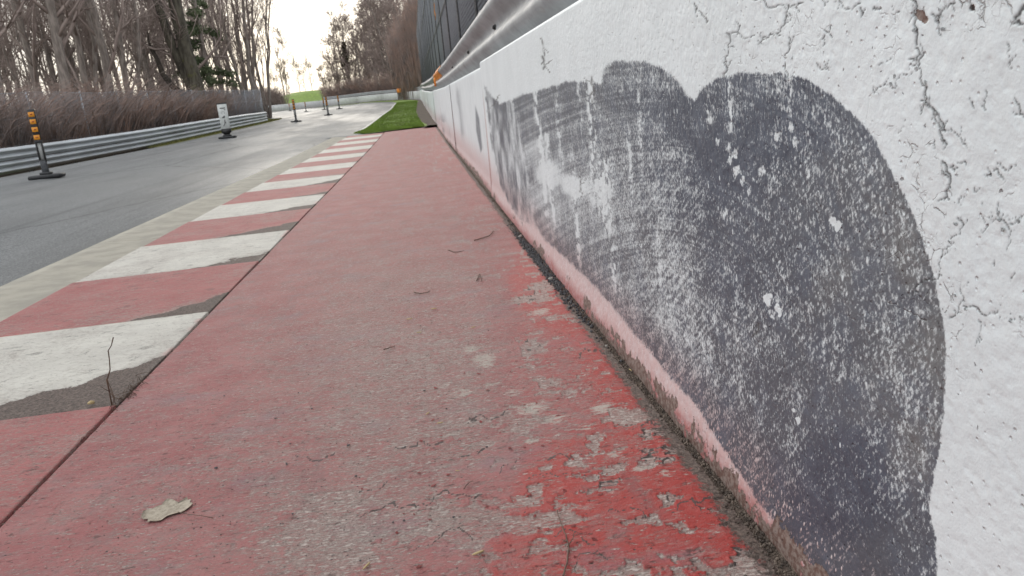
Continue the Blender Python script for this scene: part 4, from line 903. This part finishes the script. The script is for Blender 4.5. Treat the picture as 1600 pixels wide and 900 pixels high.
KINDS = [tree_meshes(11, 19, .19, 0, 22, 7, 7, .14, 40), tree_meshes(12, 16, .15, 1, 12, 7, 6, .12, 42), tree_meshes(13, 21, .22, 0, 22, 7, 7, .16, 46), tree_meshes(14, 13, .13, 2, 8, 7, 6, .10, 38, .05), tree_meshes(15, 17, .15, 0, 20, 7, 6, .10, 50, -.02), tree_meshes(16, 9, .09, 3, 6, 7, 5, .08, 45)]
TALL = [tree_meshes(21, 20, .20, 2, 13, 7, 6, .16, 26, .02, .011, .22), tree_meshes(22, 18, .17, 3, 10, 7, 6, .12, 24, .0, .011, .22)]
FARK = [tree_meshes(31, 9, .11, 0, 14, 6, 5, .25, 50, .02, .020, .12), tree_meshes(32, 12, .13, 1, 10, 6, 5, .25, 35, -.02, .020, .15), tree_meshes(33, 16, .30, 2, 14, 8, 7, .12, 50, 0, .024, .12, .30), tree_meshes(34, 13, .22, 3, 10, 8, 7, .10, 48, 0, .024, .12, .3)]
def plant(kind, x, y, sc, rz, label, group=None, name='bare_tree', cat='tree'):
    e = empty(name, (x, y, float(ter(x, y)) - .05), rz, label, cat, group); e.scale = (sc, sc, sc)
    obj('trunk', kind[0], e); obj('crown', kind[1], e); return e
def azd(px, D):                              # a spot at a bearing and a distance
    d = ray(px, 200); return d[0] / d[1] * D, D
G1 = 'bare trees of the wood behind the left fence'
named = [(22, 33, 2, 1.0, 'thick straight trunk nearest the left edge of the photo'), (62, 38, 0, 1.0, 'grey-brown tree second from the left edge behind the brambles'), (118, 34, 2, 1.05, 'broad straight trunk above and right of the amber marker post'), (140, 37, 1, 1.1, 'forked grey tree just right of the broad straight trunk'),
         (178, 36, 0, 1.05, 'heavy bare trunk in the middle of the left wood'), (205, 41, 1, 1.0, 'slim forked tree in the middle of the left wood'), (246, 50, 4, 1.0, 'spreading bare tree left of the mossy tree'), (92, 44, 3, 1.2, 'slender several-stemmed tree behind the amber marker post')]
for px, D, k, sc, lb in named:
    x, y = azd(px, D); plant(KINDS[k], x, y, sc, random.random() * 6, lb, G1)
for i in range(42):
    if i < 34: px = -60 + 400 * (i + random.random() * .8) / 34; D = random.uniform(40, 62)
    else: px = random.uniform(-60, 345); D = random.uniform(60, 120)
    if 245 < px < 345 and D < 56: D += 18
    x, y = azd(px + 6, D); k = random.choice([0, 1, 2, 3, 4, 4, 5, 5]) if D < 62 else random.choice([0, 1, 3, 4])
    plant(KINDS[k], x, y, random.uniform(.75, 1.15), random.random() * 6, 'bare grey-brown tree crowded in the wood behind the left fence', G1)
for px, D, k, sc, lb in ((352, 64, 1, .8, 'slim bare tree just right of the mossy tree'), (372, 70, 0, .85, 'many-stemmed bare tree above the end of the wire fence'), (392, 68, 1, .95, 'slender bare tree left of the tallest fan-shaped tree'), (412, 66, 0, 1.0, 'fan-shaped multi-stemmed bare tree on the right edge of the left wood'), (424, 69, 1, .9, 'dark slim-stemmed bare tree closing the left wood beside the open sky'), (362, 80, 0, .9, 'fine twigged tree behind the slim bare tree')):
    x, y = azd(px, D); plant(TALL[k], x, y, sc, random.random() * 6, lb)
for px, D, k, sc, lb in ((452, 175, 1, 1.35, 'tall thin lone tree against the bright sky at the far end'), (462, 185, 0, 1.0, 'small bare tree on the skyline next to the tall thin one'), (478, 180, 0, .95, 'small bare tree standing left on the green hill'), (487, 190, 0, .8, 'small rounded bare tree on the crest of the green hill'), (497, 178, 0, .9, 'small crooked bare tree on the right of the green hill'), (440, 170, 0, .9, 'small bare tree behind the olive scrub')):
    x, y = azd(px, D); e = plant(FARK[k], x, y, sc, random.random() * 6, lb); e.location.z = 2 if px < 470 else 4.5
for px, D, k, sc, lb in ((538, 150, 3, .95, 'reddish bare tree left of the dark ivy-clad tree'), (556, 152, 2, 1.05, 'dark many-limbed bare tree behind the hedge of the far wall'), (575, 146, 3, 1.1, 'dark bare tree just right of the many-limbed one'), (598, 140, 2, 1.1, 'tall bare tree leaning out over the far hedge'), (622, 132, 3, 1.3, 'tall twiggy tree left of the vine curtain'), (640, 125, 2, 1.3, 'tall twiggy tree rising behind the vine curtain'), (520, 158, 3, .6, 'low twiggy tree at the left end of the far hedge'), (608, 150, 3, 1.2, 'brown twiggy tree filling the gap behind the far hedge'), (586, 158, 3, 1.0, 'brown bushy tree deep behind the far hedge'), (630, 150, 2, 1.2, 'tall brown tree deepest behind the vine curtain')):
    x, y = azd(px, D); plant(FARK[k], x, y, sc, random.random() * 6, lb)

m_dlimb = simple('dead_limb_bark', (.035, .028, .022), (.07, .055, .042), 8, .9)
# big mossy tree with a bent dead limb
x, y = azd(322, 44); bt = empty('mossy_tree', (x, y, float(ter(x, y)) - .05), 0, 'big dark mossy leaning tree with a bent dead limb behind the left fence', 'tree')
def tp_(*p): return np.array(p, float)
tr = tp_((0, 0, -.2), (-.02, 0, 1.2), (-.10, 0, 2.6), (-.30, .1, 4.4), (-.38, .1, 6.4), (-.45, 0, 9), (-.7, 0, 13), (-.9, 0, 17))
mb = MB().tubes(tr, np.array([.62, .46, .40, .36, .34, .28, .17, .05]), 12)
st2 = tp_((-.08, 0, 1.6), (-.55, .1, 3.2), (-1.0, .1, 5.0), (-1.35, .2, 7.5), (-2.0, .2, 11), (-2.3, 0, 15)); mb.tubes(st2, np.array([.30, .26, .22, .18, .12, .03]), 9)
obj('trunk', mb.me('trunk', m_moss, True), bt)
lm = tp_((-.02, -.1, 1.5), (-.55, -.15, 2.0), (-1.15, -.2, 2.55), (-1.60, -.2, 3.3), (-1.75, -.2, 4.1), (-1.95, -.2, 4.75), (-2.25, -.2, 4.95)); mb = MB().tubes(lm, np.array([.24, .20, .17, .14, .12, .10, .04]), 8).tubes(lm[[5]] * [[1, 1, 1]] + tp_((0, 0, 0), (-.02, 0, .45), (0.03, 0, .8)), np.array([.06, .045, .02]), 6)
obj('dead_limb', mb.me('dead_limb', m_dlimb, True), bt, label='bent bare dead limb curving up to the left')
g = np.random.default_rng(5); P1, R1 = spawn(g, np.stack([np.array([np.interp(np.linspace(0, 1, 8), np.linspace(0, 1, len(q)), q[:, c]) for c in range(3)]).T for q in (tr, st2)]), np.stack([np.linspace(.4, .05, 8), np.linspace(.25, .03, 8)]), 16, .3, .98, 52, 5.5, 7, .10, .16, .32)
P2, R2 = spawn(g, P1, R1, 8, .2, 1, 42, 2.4, 5, .06, .2, .6); P3, R3 = spawn(g, P2, R2, 6, .15, 1, 40, 1.1, 4, .0, .25, .6)
obj('crown', MB().tubes(P1, R1, 5).tubes(P2, np.maximum(R2, .011), 3).tubes(P3, np.maximum(R3, .009), 3).me('crown', m_twig), bt)
# conifer behind it
x, y = azd(341, 52); cf = empty('conifer', (x, y, float(ter(x, y))), 0, 'dark green conifer with drooping boughs beside the mossy tree', 'tree')
z = np.linspace(0, 15, 8); obj('trunk', MB().tubes(np.stack([z * 0, z * 0, z], 1), np.linspace(.2, .03, 8), 8).me('trunk', m_barkg, True), cf)
g = np.random.default_rng(9); n = 46; hz = 2.8 + 11.5 * g.random(n); az = g.random(n) * 6.28; L = (2.9 * (1 - hz / 17)) * (.5 + .7 * g.random(n)); u = np.linspace(0, 1, 6)[None]
bp_ = np.stack([np.cos(az)[:, None] * L[:, None] * u, np.sin(az)[:, None] * L[:, None] * u, hz[:, None] + .25 * L[:, None] * (u - 1.6 * u ** 2)], -1)
obj('boughs', MB().tubes(bp_, .04 * (1.1 - u) * np.ones((n, 1)), 4).me('boughs', m_twig), cf)
nn = 11000; bi = g.integers(0, n, nn); f = g.random(nn) ** .7 * 4.99; i = f.astype(int); c = bp_[bi, i] * (1 - (f - i))[:, None] + bp_[bi, i + 1] * (f - i)[:, None] + g.standard_normal((nn, 3)) * [.16, .16, .10]
d1 = g.standard_normal((nn, 3)) * .07; d2 = g.standard_normal((nn, 3)) * .02 - [0, 0, .05]; V = np.stack([c - d1, c + d1, c + d2 * 2], 1).reshape(-1, 3)
obj('needles', mesh('needles', V, np.arange(3 * nn).reshape(-1, 3), m_needle), cf)
# ivy on the dark tree
x, y = azd(556, 152); nn = 9000; hz = g.random(nn) * 11; a = g.random(nn) * 6.28; rr = (.7 + .4 * np.sin(hz)) * g.random(nn); c = np.stack([x + np.cos(a) * rr, y + np.sin(a) * rr, 2 + hz], 1)
V = np.stack([c + g.standard_normal((nn, 3)) * .09 for _ in range(3)], 1).reshape(-1, 3)
obj('ivy', mesh('ivy', V, np.arange(3 * nn).reshape(-1, 3), m_ivy), kind='stuff', label='brown-green ivy clothing the dark tree behind the far hedge', cat='ivy')


# ------------------------------------------------------------------ delineator posts and marker board
def delineator(x, y, rz, label):
    e = empty('delineator_post', (x, y, float(ter(x, y)) + .003), rz, label, 'marker post', 'amber and black marker posts standing along the track')
    return e
def build_delineator(e):
    obj('base', MB().box((0, 0, .032), (.50, .26, .064), bev=.018).box((0, 0, .08), (.16, .14, .05), bev=.012).me('base', m_black), e)
    obj('sleeve', MB().box((0, 0, .19), (.095, .06, .20), bev=.01).me('sleeve', m_sleeve), e)
    mb = MB()
    for s in (-1, 1): mb.box((s * .043, 0, .44), (.022, .035, .34), bev=.004)
    mb.box((0, 0, .28), (.10, .05, .04), bev=.006).box((0, 0, .60), (.108, .036, .05), bev=.005)
    obj('frame', mb.me('frame', m_blackp), e)
    obj('slot_panel', MB().box((0, .004, .44), (.062, .006, .30)).me('slot_panel', m_gprint), e)
    obj('panel', MB().box((0, 0, .86), (.112, .030, .50), bev=.006).me('panel', m_blackp), e)
    rm = MB().box((0, -.018, 0), (.092, .008, .076), bev=.003).me('reflector', m_orange); dm = MB().box((0, -.024, 0), (.030, .003, .018)).me('red_print', m_rdot)
    for z in (.665, .79, .915, 1.03):
        o = obj('reflector', rm, e, (0, 0, z)); obj('red_print', dm, o)
P0 = [((77, 278), 13.45, -6.15, .05, 'nearest amber and black marker post standing on the track at far left'), (None, 39.8, -6.0, .0, 'amber and black marker post right of the end of the steel barrier'), (None, 48.9, -5.40, .0, 'nearer of the two black marker posts close together in front of the far wall'),
      (None, 64.2, -6.15, .0, 'rightmost black marker post in front of the far wall'), (None, 74., -8.45, .0, 'farther of the two black marker posts close together before the far wall'), (None, 92.5, -12.65, .0, 'small faint marker post in the middle of the distant track'), (None, 116.5, -18.2, .0, 'farthest and leftmost tiny marker post below the far wall')]
first = None
for _, y, x, rz, lb in P0:
    e = delineator(x, y, rz, lb)
    if first is None: first = e; build_delineator(e)
    else:
        for ch in first.children:
            c_ = ch.copy(); COL.objects.link(c_); c_.parent = e
            for g2 in ch.children: d_ = g2.copy(); COL.objects.link(d_); d_.parent = c_
e = empty('marker_board', (-6.27, 26.5, float(ter(-6.27, 26.5)) + .003), .03, 'white upright marker board with worn black marks on a black rubber foot', 'marker board')
obj('base', MB().box((0, 0, .035), (.54, .32, .07), bev=.02).box((0, 0, .09), (.26, .2, .06), bev=.02).me('base', m_black), e)
obj('collar', MB().prism([(-.07, .10), (.07, .10), (.10, .15), (.15, .19), (.15, .31), (-.15, .31), (-.15, .19), (-.10, .15)], -.05, .05).me('collar', m_blackp), e)
obj('panel', MB().box((0, 0, .70), (.30, .025, .80), bev=.008).me('panel', m_white), e)
obj('cap', MB().box((0, 0, 1.115), (.305, .04, .035), bev=.008).me('cap', m_blackp), e)
mb = MB(); f_ = -.0145
mb.prism([(-.08, .985), (.09, .985), (.09, .955), (-.08, .955)], f_ - .002, f_).prism([(.04, .925), (.085, .925), (.085, .905), (.045, .90)], f_ - .002, f_)
mb.prism([(-.075, .655), (.02, .735), (.035, .72), (.03, .655)], f_ - .002, f_)
mb.prism([(.0, .595), (.03, .60), (.015, .54), (.045, .49), (.03, .48), (-.005, .53)], f_ - .002, f_).prism([(.0, .53), (-.02, .46), (-.07, .40), (-.05, .395), (.0, .45), (.015, .50)], f_ - .002, f_)
obj('black_marks', mb.me('black_marks', m_print), e)
a = np.linspace(0, 2 * np.pi, 15)[:-1]; mb = MB()
for k in range(14): 
    if k not in (9, 10, 11): mb.prism([(.065 * math.cos(a[k]), .82 + .05 * math.sin(a[k])), (.065 * math.cos(a[k] + .45), .82 + .05 * math.sin(a[k] + .45)), (.045 * math.cos(a[k] + .45), .82 + .033 * math.sin(a[k] + .45)), (.045 * math.cos(a[k]), .82 + .033 * math.sin(a[k]))], f_ - .0015, f_)
obj('grey_ring_mark', mb.me('grey_ring_mark', m_gprint), e)


# ------------------------------------------------------------------ small things lying on the paving
def stone_mesh(seed, m, name='pebble'):
    g = np.random.default_rng(seed); import bmesh as _b
    bm = _b.new(); [bm.verts.new((g.standard_normal(3) * [1, .8, .5])) for _ in range(16)]
    for v in bm.verts: v.co = v.co.normalized() * .9 * (1 + .25 * g.random()); v.co.x *= 1.1; v.co.z *= .6
    _b.ops.convex_hull(bm, input=bm.verts); me = bpy.data.meshes.new(name); bm.to_mesh(me); bm.free(); me.materials.append(m); return me
ST = [stone_mesh(i, m_stone) for i in range(4)]; STL = stone_mesh(9, m_stonel)
def gz(v): return float(zl(v.y)) + .002
def pebble(px, py, r, me, label, group=None):
    v = on_ground(px, py); o = obj('pebble', me, None, (v.x, v.y, gz(v) + r * .4), label=label, cat='pebble', group=group); o.scale = (r, r, r); o.rotation_euler = (0, 0, random.random() * 6); return o
pebble(545, 698, .0052, ST[0], 'largest black pebble lying alone in the middle of the red pavement')
pebble(338, 733, .0040, ST[1], 'black pebble just above the pale dead leaf')
pebble(556, 746, .0034, ST[2], 'dark pebble below the largest black pebble')
pebble(663, 612, .0034, ST[3], 'dark pebble above the pair of straw-coloured husks')
pebble(431, 655, .0038, ST[1], 'dark pebble left of the bluish worn patch of paving')
for px, py in ((465, 615), (455, 695), (447, 727), (445, 725), (478, 658), (565, 878), (608, 615), (640, 632), (600, 590), (583, 460), (655, 510), (690, 520), (720, 545), (560, 466), (607, 468), (592, 455), (490, 640), (520, 670), (635, 700), (708, 810), (612, 818), (634, 815), (480, 870), (460, 805), (505, 762), (440, 820), (380, 690), (350, 760), (420, 880), (395, 560), (450, 520), (480, 540), (350, 620), (300, 700), (720, 690), (760, 700), (700, 640), (770, 530), (670, 555), (860, 600)):
    pebble(px + random.uniform(-3, 3), py, random.uniform(.0016, .0030), random.choice(ST), 'tiny dark pebble scattered on the worn red pavement', 'tiny pebbles scattered on the pavement')
for px, py, r, lb in ((861, 437, .012, 'white pebble lying in the dark grit at the foot of the wall'), (813, 371, .014, 'pale pebble in the grit farther along the foot of the wall'), (948, 542, .006, 'small pale chip in the dirt below the tyre mark')):
    pebble(px, py, r, STL, lb)
# husks
hm = MB(); u = np.linspace(-1, 1, 7); hm.tubes(np.stack([u, .12 * u ** 2, .08 * (1 - u ** 2)], 1), .17 * np.sqrt(np.clip(1 - u ** 2, .01, 1)), 6); hm = hm.me('husk', m_straw, True)
for px, py, L, a, lb in ((669, 648, .010, .9, 'straw-coloured husk tilted right of the black pebble'), (688, 663, .009, .05, 'flat straw-coloured husk just below the tilted one'), (715, 738, .0055, -.3, 'small yellow husk above the long crack in the paint'), (740, 513, .011, .5, 'yellow husk in the upper middle of the pavement'), (640, 500, .013, .1, 'long thin pale straw in the upper middle of the pavement'), (655, 521, .010, -.1, 'short pale straw below the long thin one'), (678, 484, .014, .05, 'pale straw farthest up the pavement'), (748, 867, .013, .35, 'dry brown husk near the bottom of the pavement'), (574, 887, .012, 1.0, 'upright dry husk at the bottom edge of the photo'), (1033, 632, .010, 1.6, 'yellow husk in the dirt at the foot of the wall'), (985, 580, .009, 1.8, 'orange-yellow husk in the dirt farther along the wall')):
    v = on_ground(px, py); o = obj('husk', hm, None, (v.x, v.y, gz(v) + .002), label=lb, cat='husk', group='dry husks lying on the pavement'); o.scale = (L, L, L); o.rotation_euler = (0, 0, a)
# sticks
def stick(pts, r, name, label, m=m_stick, cat='twig', zs=None, side=()):
    P = [on_ground(*p) for p in pts]; zs = zs or [.004] * len(P); A_ = np.array([(v.x, v.y, gz(v) + z) for v, z in zip(P, zs)])
    k = np.linspace(0, len(A_) - 1, len(A_) * 4); A_ = np.stack([np.interp(k, range(len(A_)), A_[:, c]) for c in range(3)], 1); A_[1:-1] += rng.standard_normal((len(A_) - 2, 3)) * r * .35
    mb = MB().tubes(A_, np.linspace(r, r * .55, len(A_)), 6)
    for q in side:
        B_ = np.array([(on_ground(*p).x, on_ground(*p).y, .005 + z) for p, z in q]); mb.tubes(B_, np.linspace(r * .7, r * .3, len(B_)), 5)
    return obj(name, mb.me(name, m, True), label=label, cat=cat)
stick([(880, 905), (887, 880), (889, 858), (884, 840), (877, 822), (871, 801)], .0016, 'twig', 'thin forked twig lying on the bright red paint at the bottom', side=[[((887, 858), .0), ((896, 848), .004), ((898, 838), .006)], [((886, 850), 0), ((878, 848), .002)]])
stick([(741, 377), (753, 374), (765, 370), (771, 362)], .0038, 'twig', 'curved dark twig farther up the pavement near the wall')
stick([(745, 440), (750, 430), (753, 441)], .0026, 'twig', 'small dark twig lying on the pavement left of the gravel heap', zs=[.003, .006, .003])
stick([(647, 458), (655, 461), (668, 459), (672, 456)], .0026, 'twig', 'short bowed brown twig in the upper middle of the pavement')
stick([(600, 549), (612, 545), (617, 543)], .0022, 'twig', 'short black twig left of the straws')
stick([(700, 391), (712, 396), (725, 392)], .0026, 'twig', 'thin twig lying beside the curved dark twig', zs=[0, .004, 0])
stick([(725, 768), (733, 758), (740, 755)], .0010, 'twig', 'tiny dark twig above the lifted paint in the lower middle')
# leaf with stalk
lfp = [(221, 809), (225, 801), (237, 797), (246, 793), (254, 791), (258, 785), (264, 782), (272, 783), (278, 787), (281, 787), (288, 783), (293, 779), (294, 783), (299, 781), (297, 786), (302, 789), (297, 794), (289, 799), (283, 802), (276, 804), (262, 808), (252, 815), (244, 817), (236, 817), (231, 819), (232, 813), (224, 813)]
L_ = np.array([on_ground(*p)[:2] for p in lfp]); cn = L_.mean(0); g = np.random.default_rng(3)
rings = [1., .75, .5, .25]; V = []
for r_ in rings:
    for p in L_: q = cn + (p - cn) * r_; V.append((q[0], q[1], (.0042 + .0010 * math.sin(q[0] * 160) * r_ + .0006 * math.cos(q[1] * 140))))
V.append((cn[0], cn[1], .004)); n = len(L_); V = np.array(V); V2 = V.copy(); V2[:, 2] -= .0009; nv = len(V); Q = []
for k in range(3):
    for i in range(n): Q.append([k * n + i, k * n + (i + 1) % n, (k + 1) * n + (i + 1) % n, (k + 1) * n + i])
Q = np.array(Q); T_ = np.array([[3 * n + i, 3 * n + (i + 1) % n, 4 * n] for i in range(n)]); rim = np.array([[i, nv + i, nv + (i + 1) % n, (i + 1) % n] for i in range(n)])
lfE = empty('dead_leaf', (cn[0], cn[1], 0), 0, 'pale dead oak leaf lying flat on the red pavement at lower left', 'leaf'); sh = [-cn[0], -cn[1], 0]
obj('blade', mesh('blade', np.concatenate([V + sh, V2 + sh]), [Q[:, ::-1], np.concatenate([T_[:, ::-1], T_ + nv]), Q + nv, rim], m_leaf, smooth=True), lfE)
sk = np.array([(*on_ground(*p)[:2], z) for p, z in (((279, 804), .006), ((295, 807), .005), ((315, 809), .005), ((334, 812), .004))]); obj('stalk', MB().tubes(sk + sh, np.array([.0008, .0006, .0006, .0009]), 5).me('stalk', m_sprig, True), lfE)
# sprig growing from the joint
b0 = on_ground(174, 633); se = empty('weed_sprig', (b0.x, b0.y, 0), 0, 'thin dry weed sprig growing up from the pavement joint beside the white kerb block', 'weed')
def up_at(px, py, ref):                      # point above the joint at a bearing and height
    d = ray(px, py); t_ = ref.y / d[1]; return (d[0] * t_ - b0.x, ref.y - b0.y, EYE + d[2] * t_)
stem = np.array([up_at(*p, b0) for p in ((174, 632), (171, 612), (167, 594), (172, 578), (171, 562), (169, 548), (174, 540), (177, 527))]); stem[0, 2] = -.01
obj('stem', MB().tubes(stem, np.array([.0022, .002, .0022, .0017, .0016, .0016, .0014, .0018]), 6).me('stem', m_sprig, True), se)
for q in (((168, 594), (175, 606), (181, 618), (184, 628)), ((172, 612), (166, 606), (161, 600)), ((172, 614), (182, 620), (196, 620)), ((175, 632), (180, 622), (176, 604))):
    A_ = np.array([up_at(*p, b0) for p in q]); A_[:, 1] -= np.linspace(0, .02, len(A_)); obj('side_stem', MB().tubes(A_, np.linspace(.0013, .0007, len(A_)), 5).me('side_stem', m_sprig, True), se)
n = 60; g = np.random.default_rng(4); a = g.random(n) * 3; c0 = np.stack([-1.006 + g.standard_normal(n) * .012, b0.y + .05 + g.standard_normal(n) * .10, np.full(n, .0)], 1); u = np.linspace(0, 1, 5)[None, :, None]
dirs = np.stack([g.standard_normal(n), g.standard_normal(n), np.zeros(n)], 1) * .022; P_ = c0[:, None] + dirs[:, None] * (u - .3) + np.array([0, 0, .022]) * (u * (1 - u) * 3) * g.random((n, 1, 1)); V, F = tubes(P_, np.full((n, 5), .0007), 3)
obj('root_tangle', mesh('root_tangle', V, F, m_sprig), kind='stuff', label='tangle of fine dead roots in the joint at the foot of the sprig', cat='roots')
v = on_ground(138, 634); mb = MB().tubes(np.array([[0, 0, .006], [.008, .002, .008], [.018, .004, .006]]), np.array([.003, .006, .005]), 7); o = obj('acorn_shell', mb.me('acorn_shell', m_straw, True), None, (v.x, v.y, .001), label='yellow and white broken shell beside the weed sprig', cat='shell')
# grit along the foot of the wall and in the kerb joint
def grit(name, n, fx, fy, r0, r1, label, m=m_grit, seed=1, zf=None):
    g = np.random.default_rng(seed); x, y = fx(g, n), fy(g, n); y = np.clip(y, .5, 30); x = x; r = r0 + (r1 - r0) * g.random(n) ** 2.5
    base = np.array([(1, 0, -.4), (-.5, .85, -.4), (-.5, -.85, -.4), (.2, .1, .9), (.7, .7, .2), (-.8, .1, .3)]); fc = np.array([(0, 2, 1), (0, 4, 3), (4, 1, 3), (1, 5, 3), (5, 2, 3), (2, 0, 3), (0, 1, 4), (1, 2, 5)])
    a = g.random(n) * 6.28; B = base[None] * (.7 + .6 * g.random((n, 6, 1))) * r[:, None, None]; c, s = np.cos(a)[:, None], np.sin(a)[:, None]
    V = np.stack([B[..., 0] * c - B[..., 1] * s + x[:, None], B[..., 0] * s + B[..., 1] * c + y[:, None], B[..., 2] + (zl(y) + (zf(x) if zf else 0))[:, None] + r[:, None] * .3], -1).reshape(-1, 3)
    F = (fc[None] + 6 * np.arange(n)[:, None, None]).reshape(-1, 3)
    return obj(name, mesh(name, V, F, m), kind='stuff', label=label, cat='grit')
zf = lambda x: np.interp(x, [.42, .46, .53], [.002, -.004, .003])
grit('grit', 9000, lambda g, n: .517 - np.abs(g.standard_normal(n)) * .011 - .002, lambda g, n: .7 + 15 * g.random(n) ** 2.2, .0010, .0042, 'dark grit gathered in the gap at the foot of the wall', seed=2, zf=zf)
grit('grit', 900, lambda g, n: .492 + g.standard_normal(n) * .012, lambda g, n: 3.5 + .5 * g.standard_normal(n), .004, .010, 'coarse black gravel heaped at the foot of the wall below the tyre mark', m_stone, seed=5, zf=zf)
grit('grit', 3000, lambda g, n: -1.006 + g.standard_normal(n) * .005, lambda g, n: 1.3 + 14 * g.random(n) ** 1.6, .0012, .0035, 'crumbs of dirt filling the joint beside the kerb', m_grit, seed=3, zf=lambda x: x * 0 - .008)
grit('crumbs', 5200, lambda g, n: -1. + 1.42 * g.random(n), lambda g, n: .8 + 5 * g.random(n) ** 1.4, .0006, .0019, 'fine dark crumbs sprinkled over the red pavement', m_grit, seed=4)


# ------------------------------------------------------------------ curled flakes of paint
def flake_mesh(seed, m, name, red=0.):
    g = np.random.default_rng(seed); n = 9; a = np.sort(g.random(n) * .5 + np.arange(n)) / n * 6.28; rad = .6 + .5 * g.random(n); x = np.cos(a) * rad; y = np.sin(a) * rad * .65
    P = np.concatenate([[[0, 0]], np.stack([x, y], 1) * .55, np.stack([x, y], 1)]); curl = .05 + .34 * np.clip(P[:, 0] + .5, 0, 2) ** 2
    T = np.stack([P[:, 0] - .15 * curl, P[:, 1], curl], 1); B = T - [0, 0, .07]; N = len(T); k = np.arange(n); k2 = (k + 1) % n
    tri = np.stack([k * 0, 1 + k, 1 + k2], 1); q = np.stack([1 + k, 1 + n + k, 1 + n + k2, 1 + k2], 1); rim = np.stack([1 + n + k2, 1 + n + k, N + 1 + n + k, N + 1 + n + k2], 1)
    return mesh(name, np.concatenate([T, B]), [np.concatenate([tri, (tri + N)[:, ::-1]]), np.concatenate([q, (q + N)[:, ::-1], rim])], m, dict(red=np.full(2 * N, red)))
WF = [flake_mesh(i, m_wall, 'paint_flake') for i in range(5)]; GF = [flake_mesh(20 + i, m_red, 'paint_flake', .75) for i in range(5)]
gf = np.random.default_rng(31)
def on_wall(px, py):
    d = ray(px, py); t_ = WX / d[0]; return Vector((WX, d[1] * t_, EYE + d[2] * t_))
wspots = []
for _l, _w in ([(1182, 60), (1206, 54), (1228, 24), (1245, 8), (1136, 80), (1233, 90)], 1), ([(1430, 12), (1428, 44), (1434, 98), (1462, 28), (1472, 16), (1468, 50), (1436, 108), (1405, 120), (1392, 132), (1444, 124), (1447, 160), (1462, 178), (1474, 214), (1452, 150), (1476, 200)], 1), ([(1480, 268), (1478, 292), (1498, 350), (1490, 372), (1482, 390), (1500, 456), (1515, 482), (1540, 488), (1574, 498), (1592, 500), (1562, 330), (1572, 352), (1556, 340), (1590, 344)], 1):
    wspots += _l
for k, (px, py) in enumerate(wspots):
    for q in range(1):
        v = on_wall(px + gf.uniform(-7, 7), py + gf.uniform(-6, 6)); o = obj('paint_flake', WF[(k + q) % 5], wall, v - Vector((WX, 3, 0)) - Vector((.0008, 0, 0)))
        sc = gf.uniform(.0016, .0038); o.scale = (sc, sc, sc * .7); o.rotation_euler = (Matrix.Rotation(gf.uniform(0, 6.28), 4, 'X') @ Matrix.Rotation(math.radians(-90), 4, 'Y')).to_euler()
for k in range(120):
    px, py = (gf.uniform(620, 1200), gf.uniform(560, 899)) if k < 90 else (gf.uniform(300, 800), gf.uniform(450, 890))
    v = on_ground(px, py)
    if v.x > .44: continue
    o = obj('paint_flake', GF[k % 5], pav, (v.x, v.y, float(zl(v.y)) + .0026)); sc = gf.uniform(.0025, .0085) * (1 if k < 90 else .5); o.scale = (sc, sc, sc * .55); o.rotation_euler = (0, 0, gf.uniform(0, 6.28))
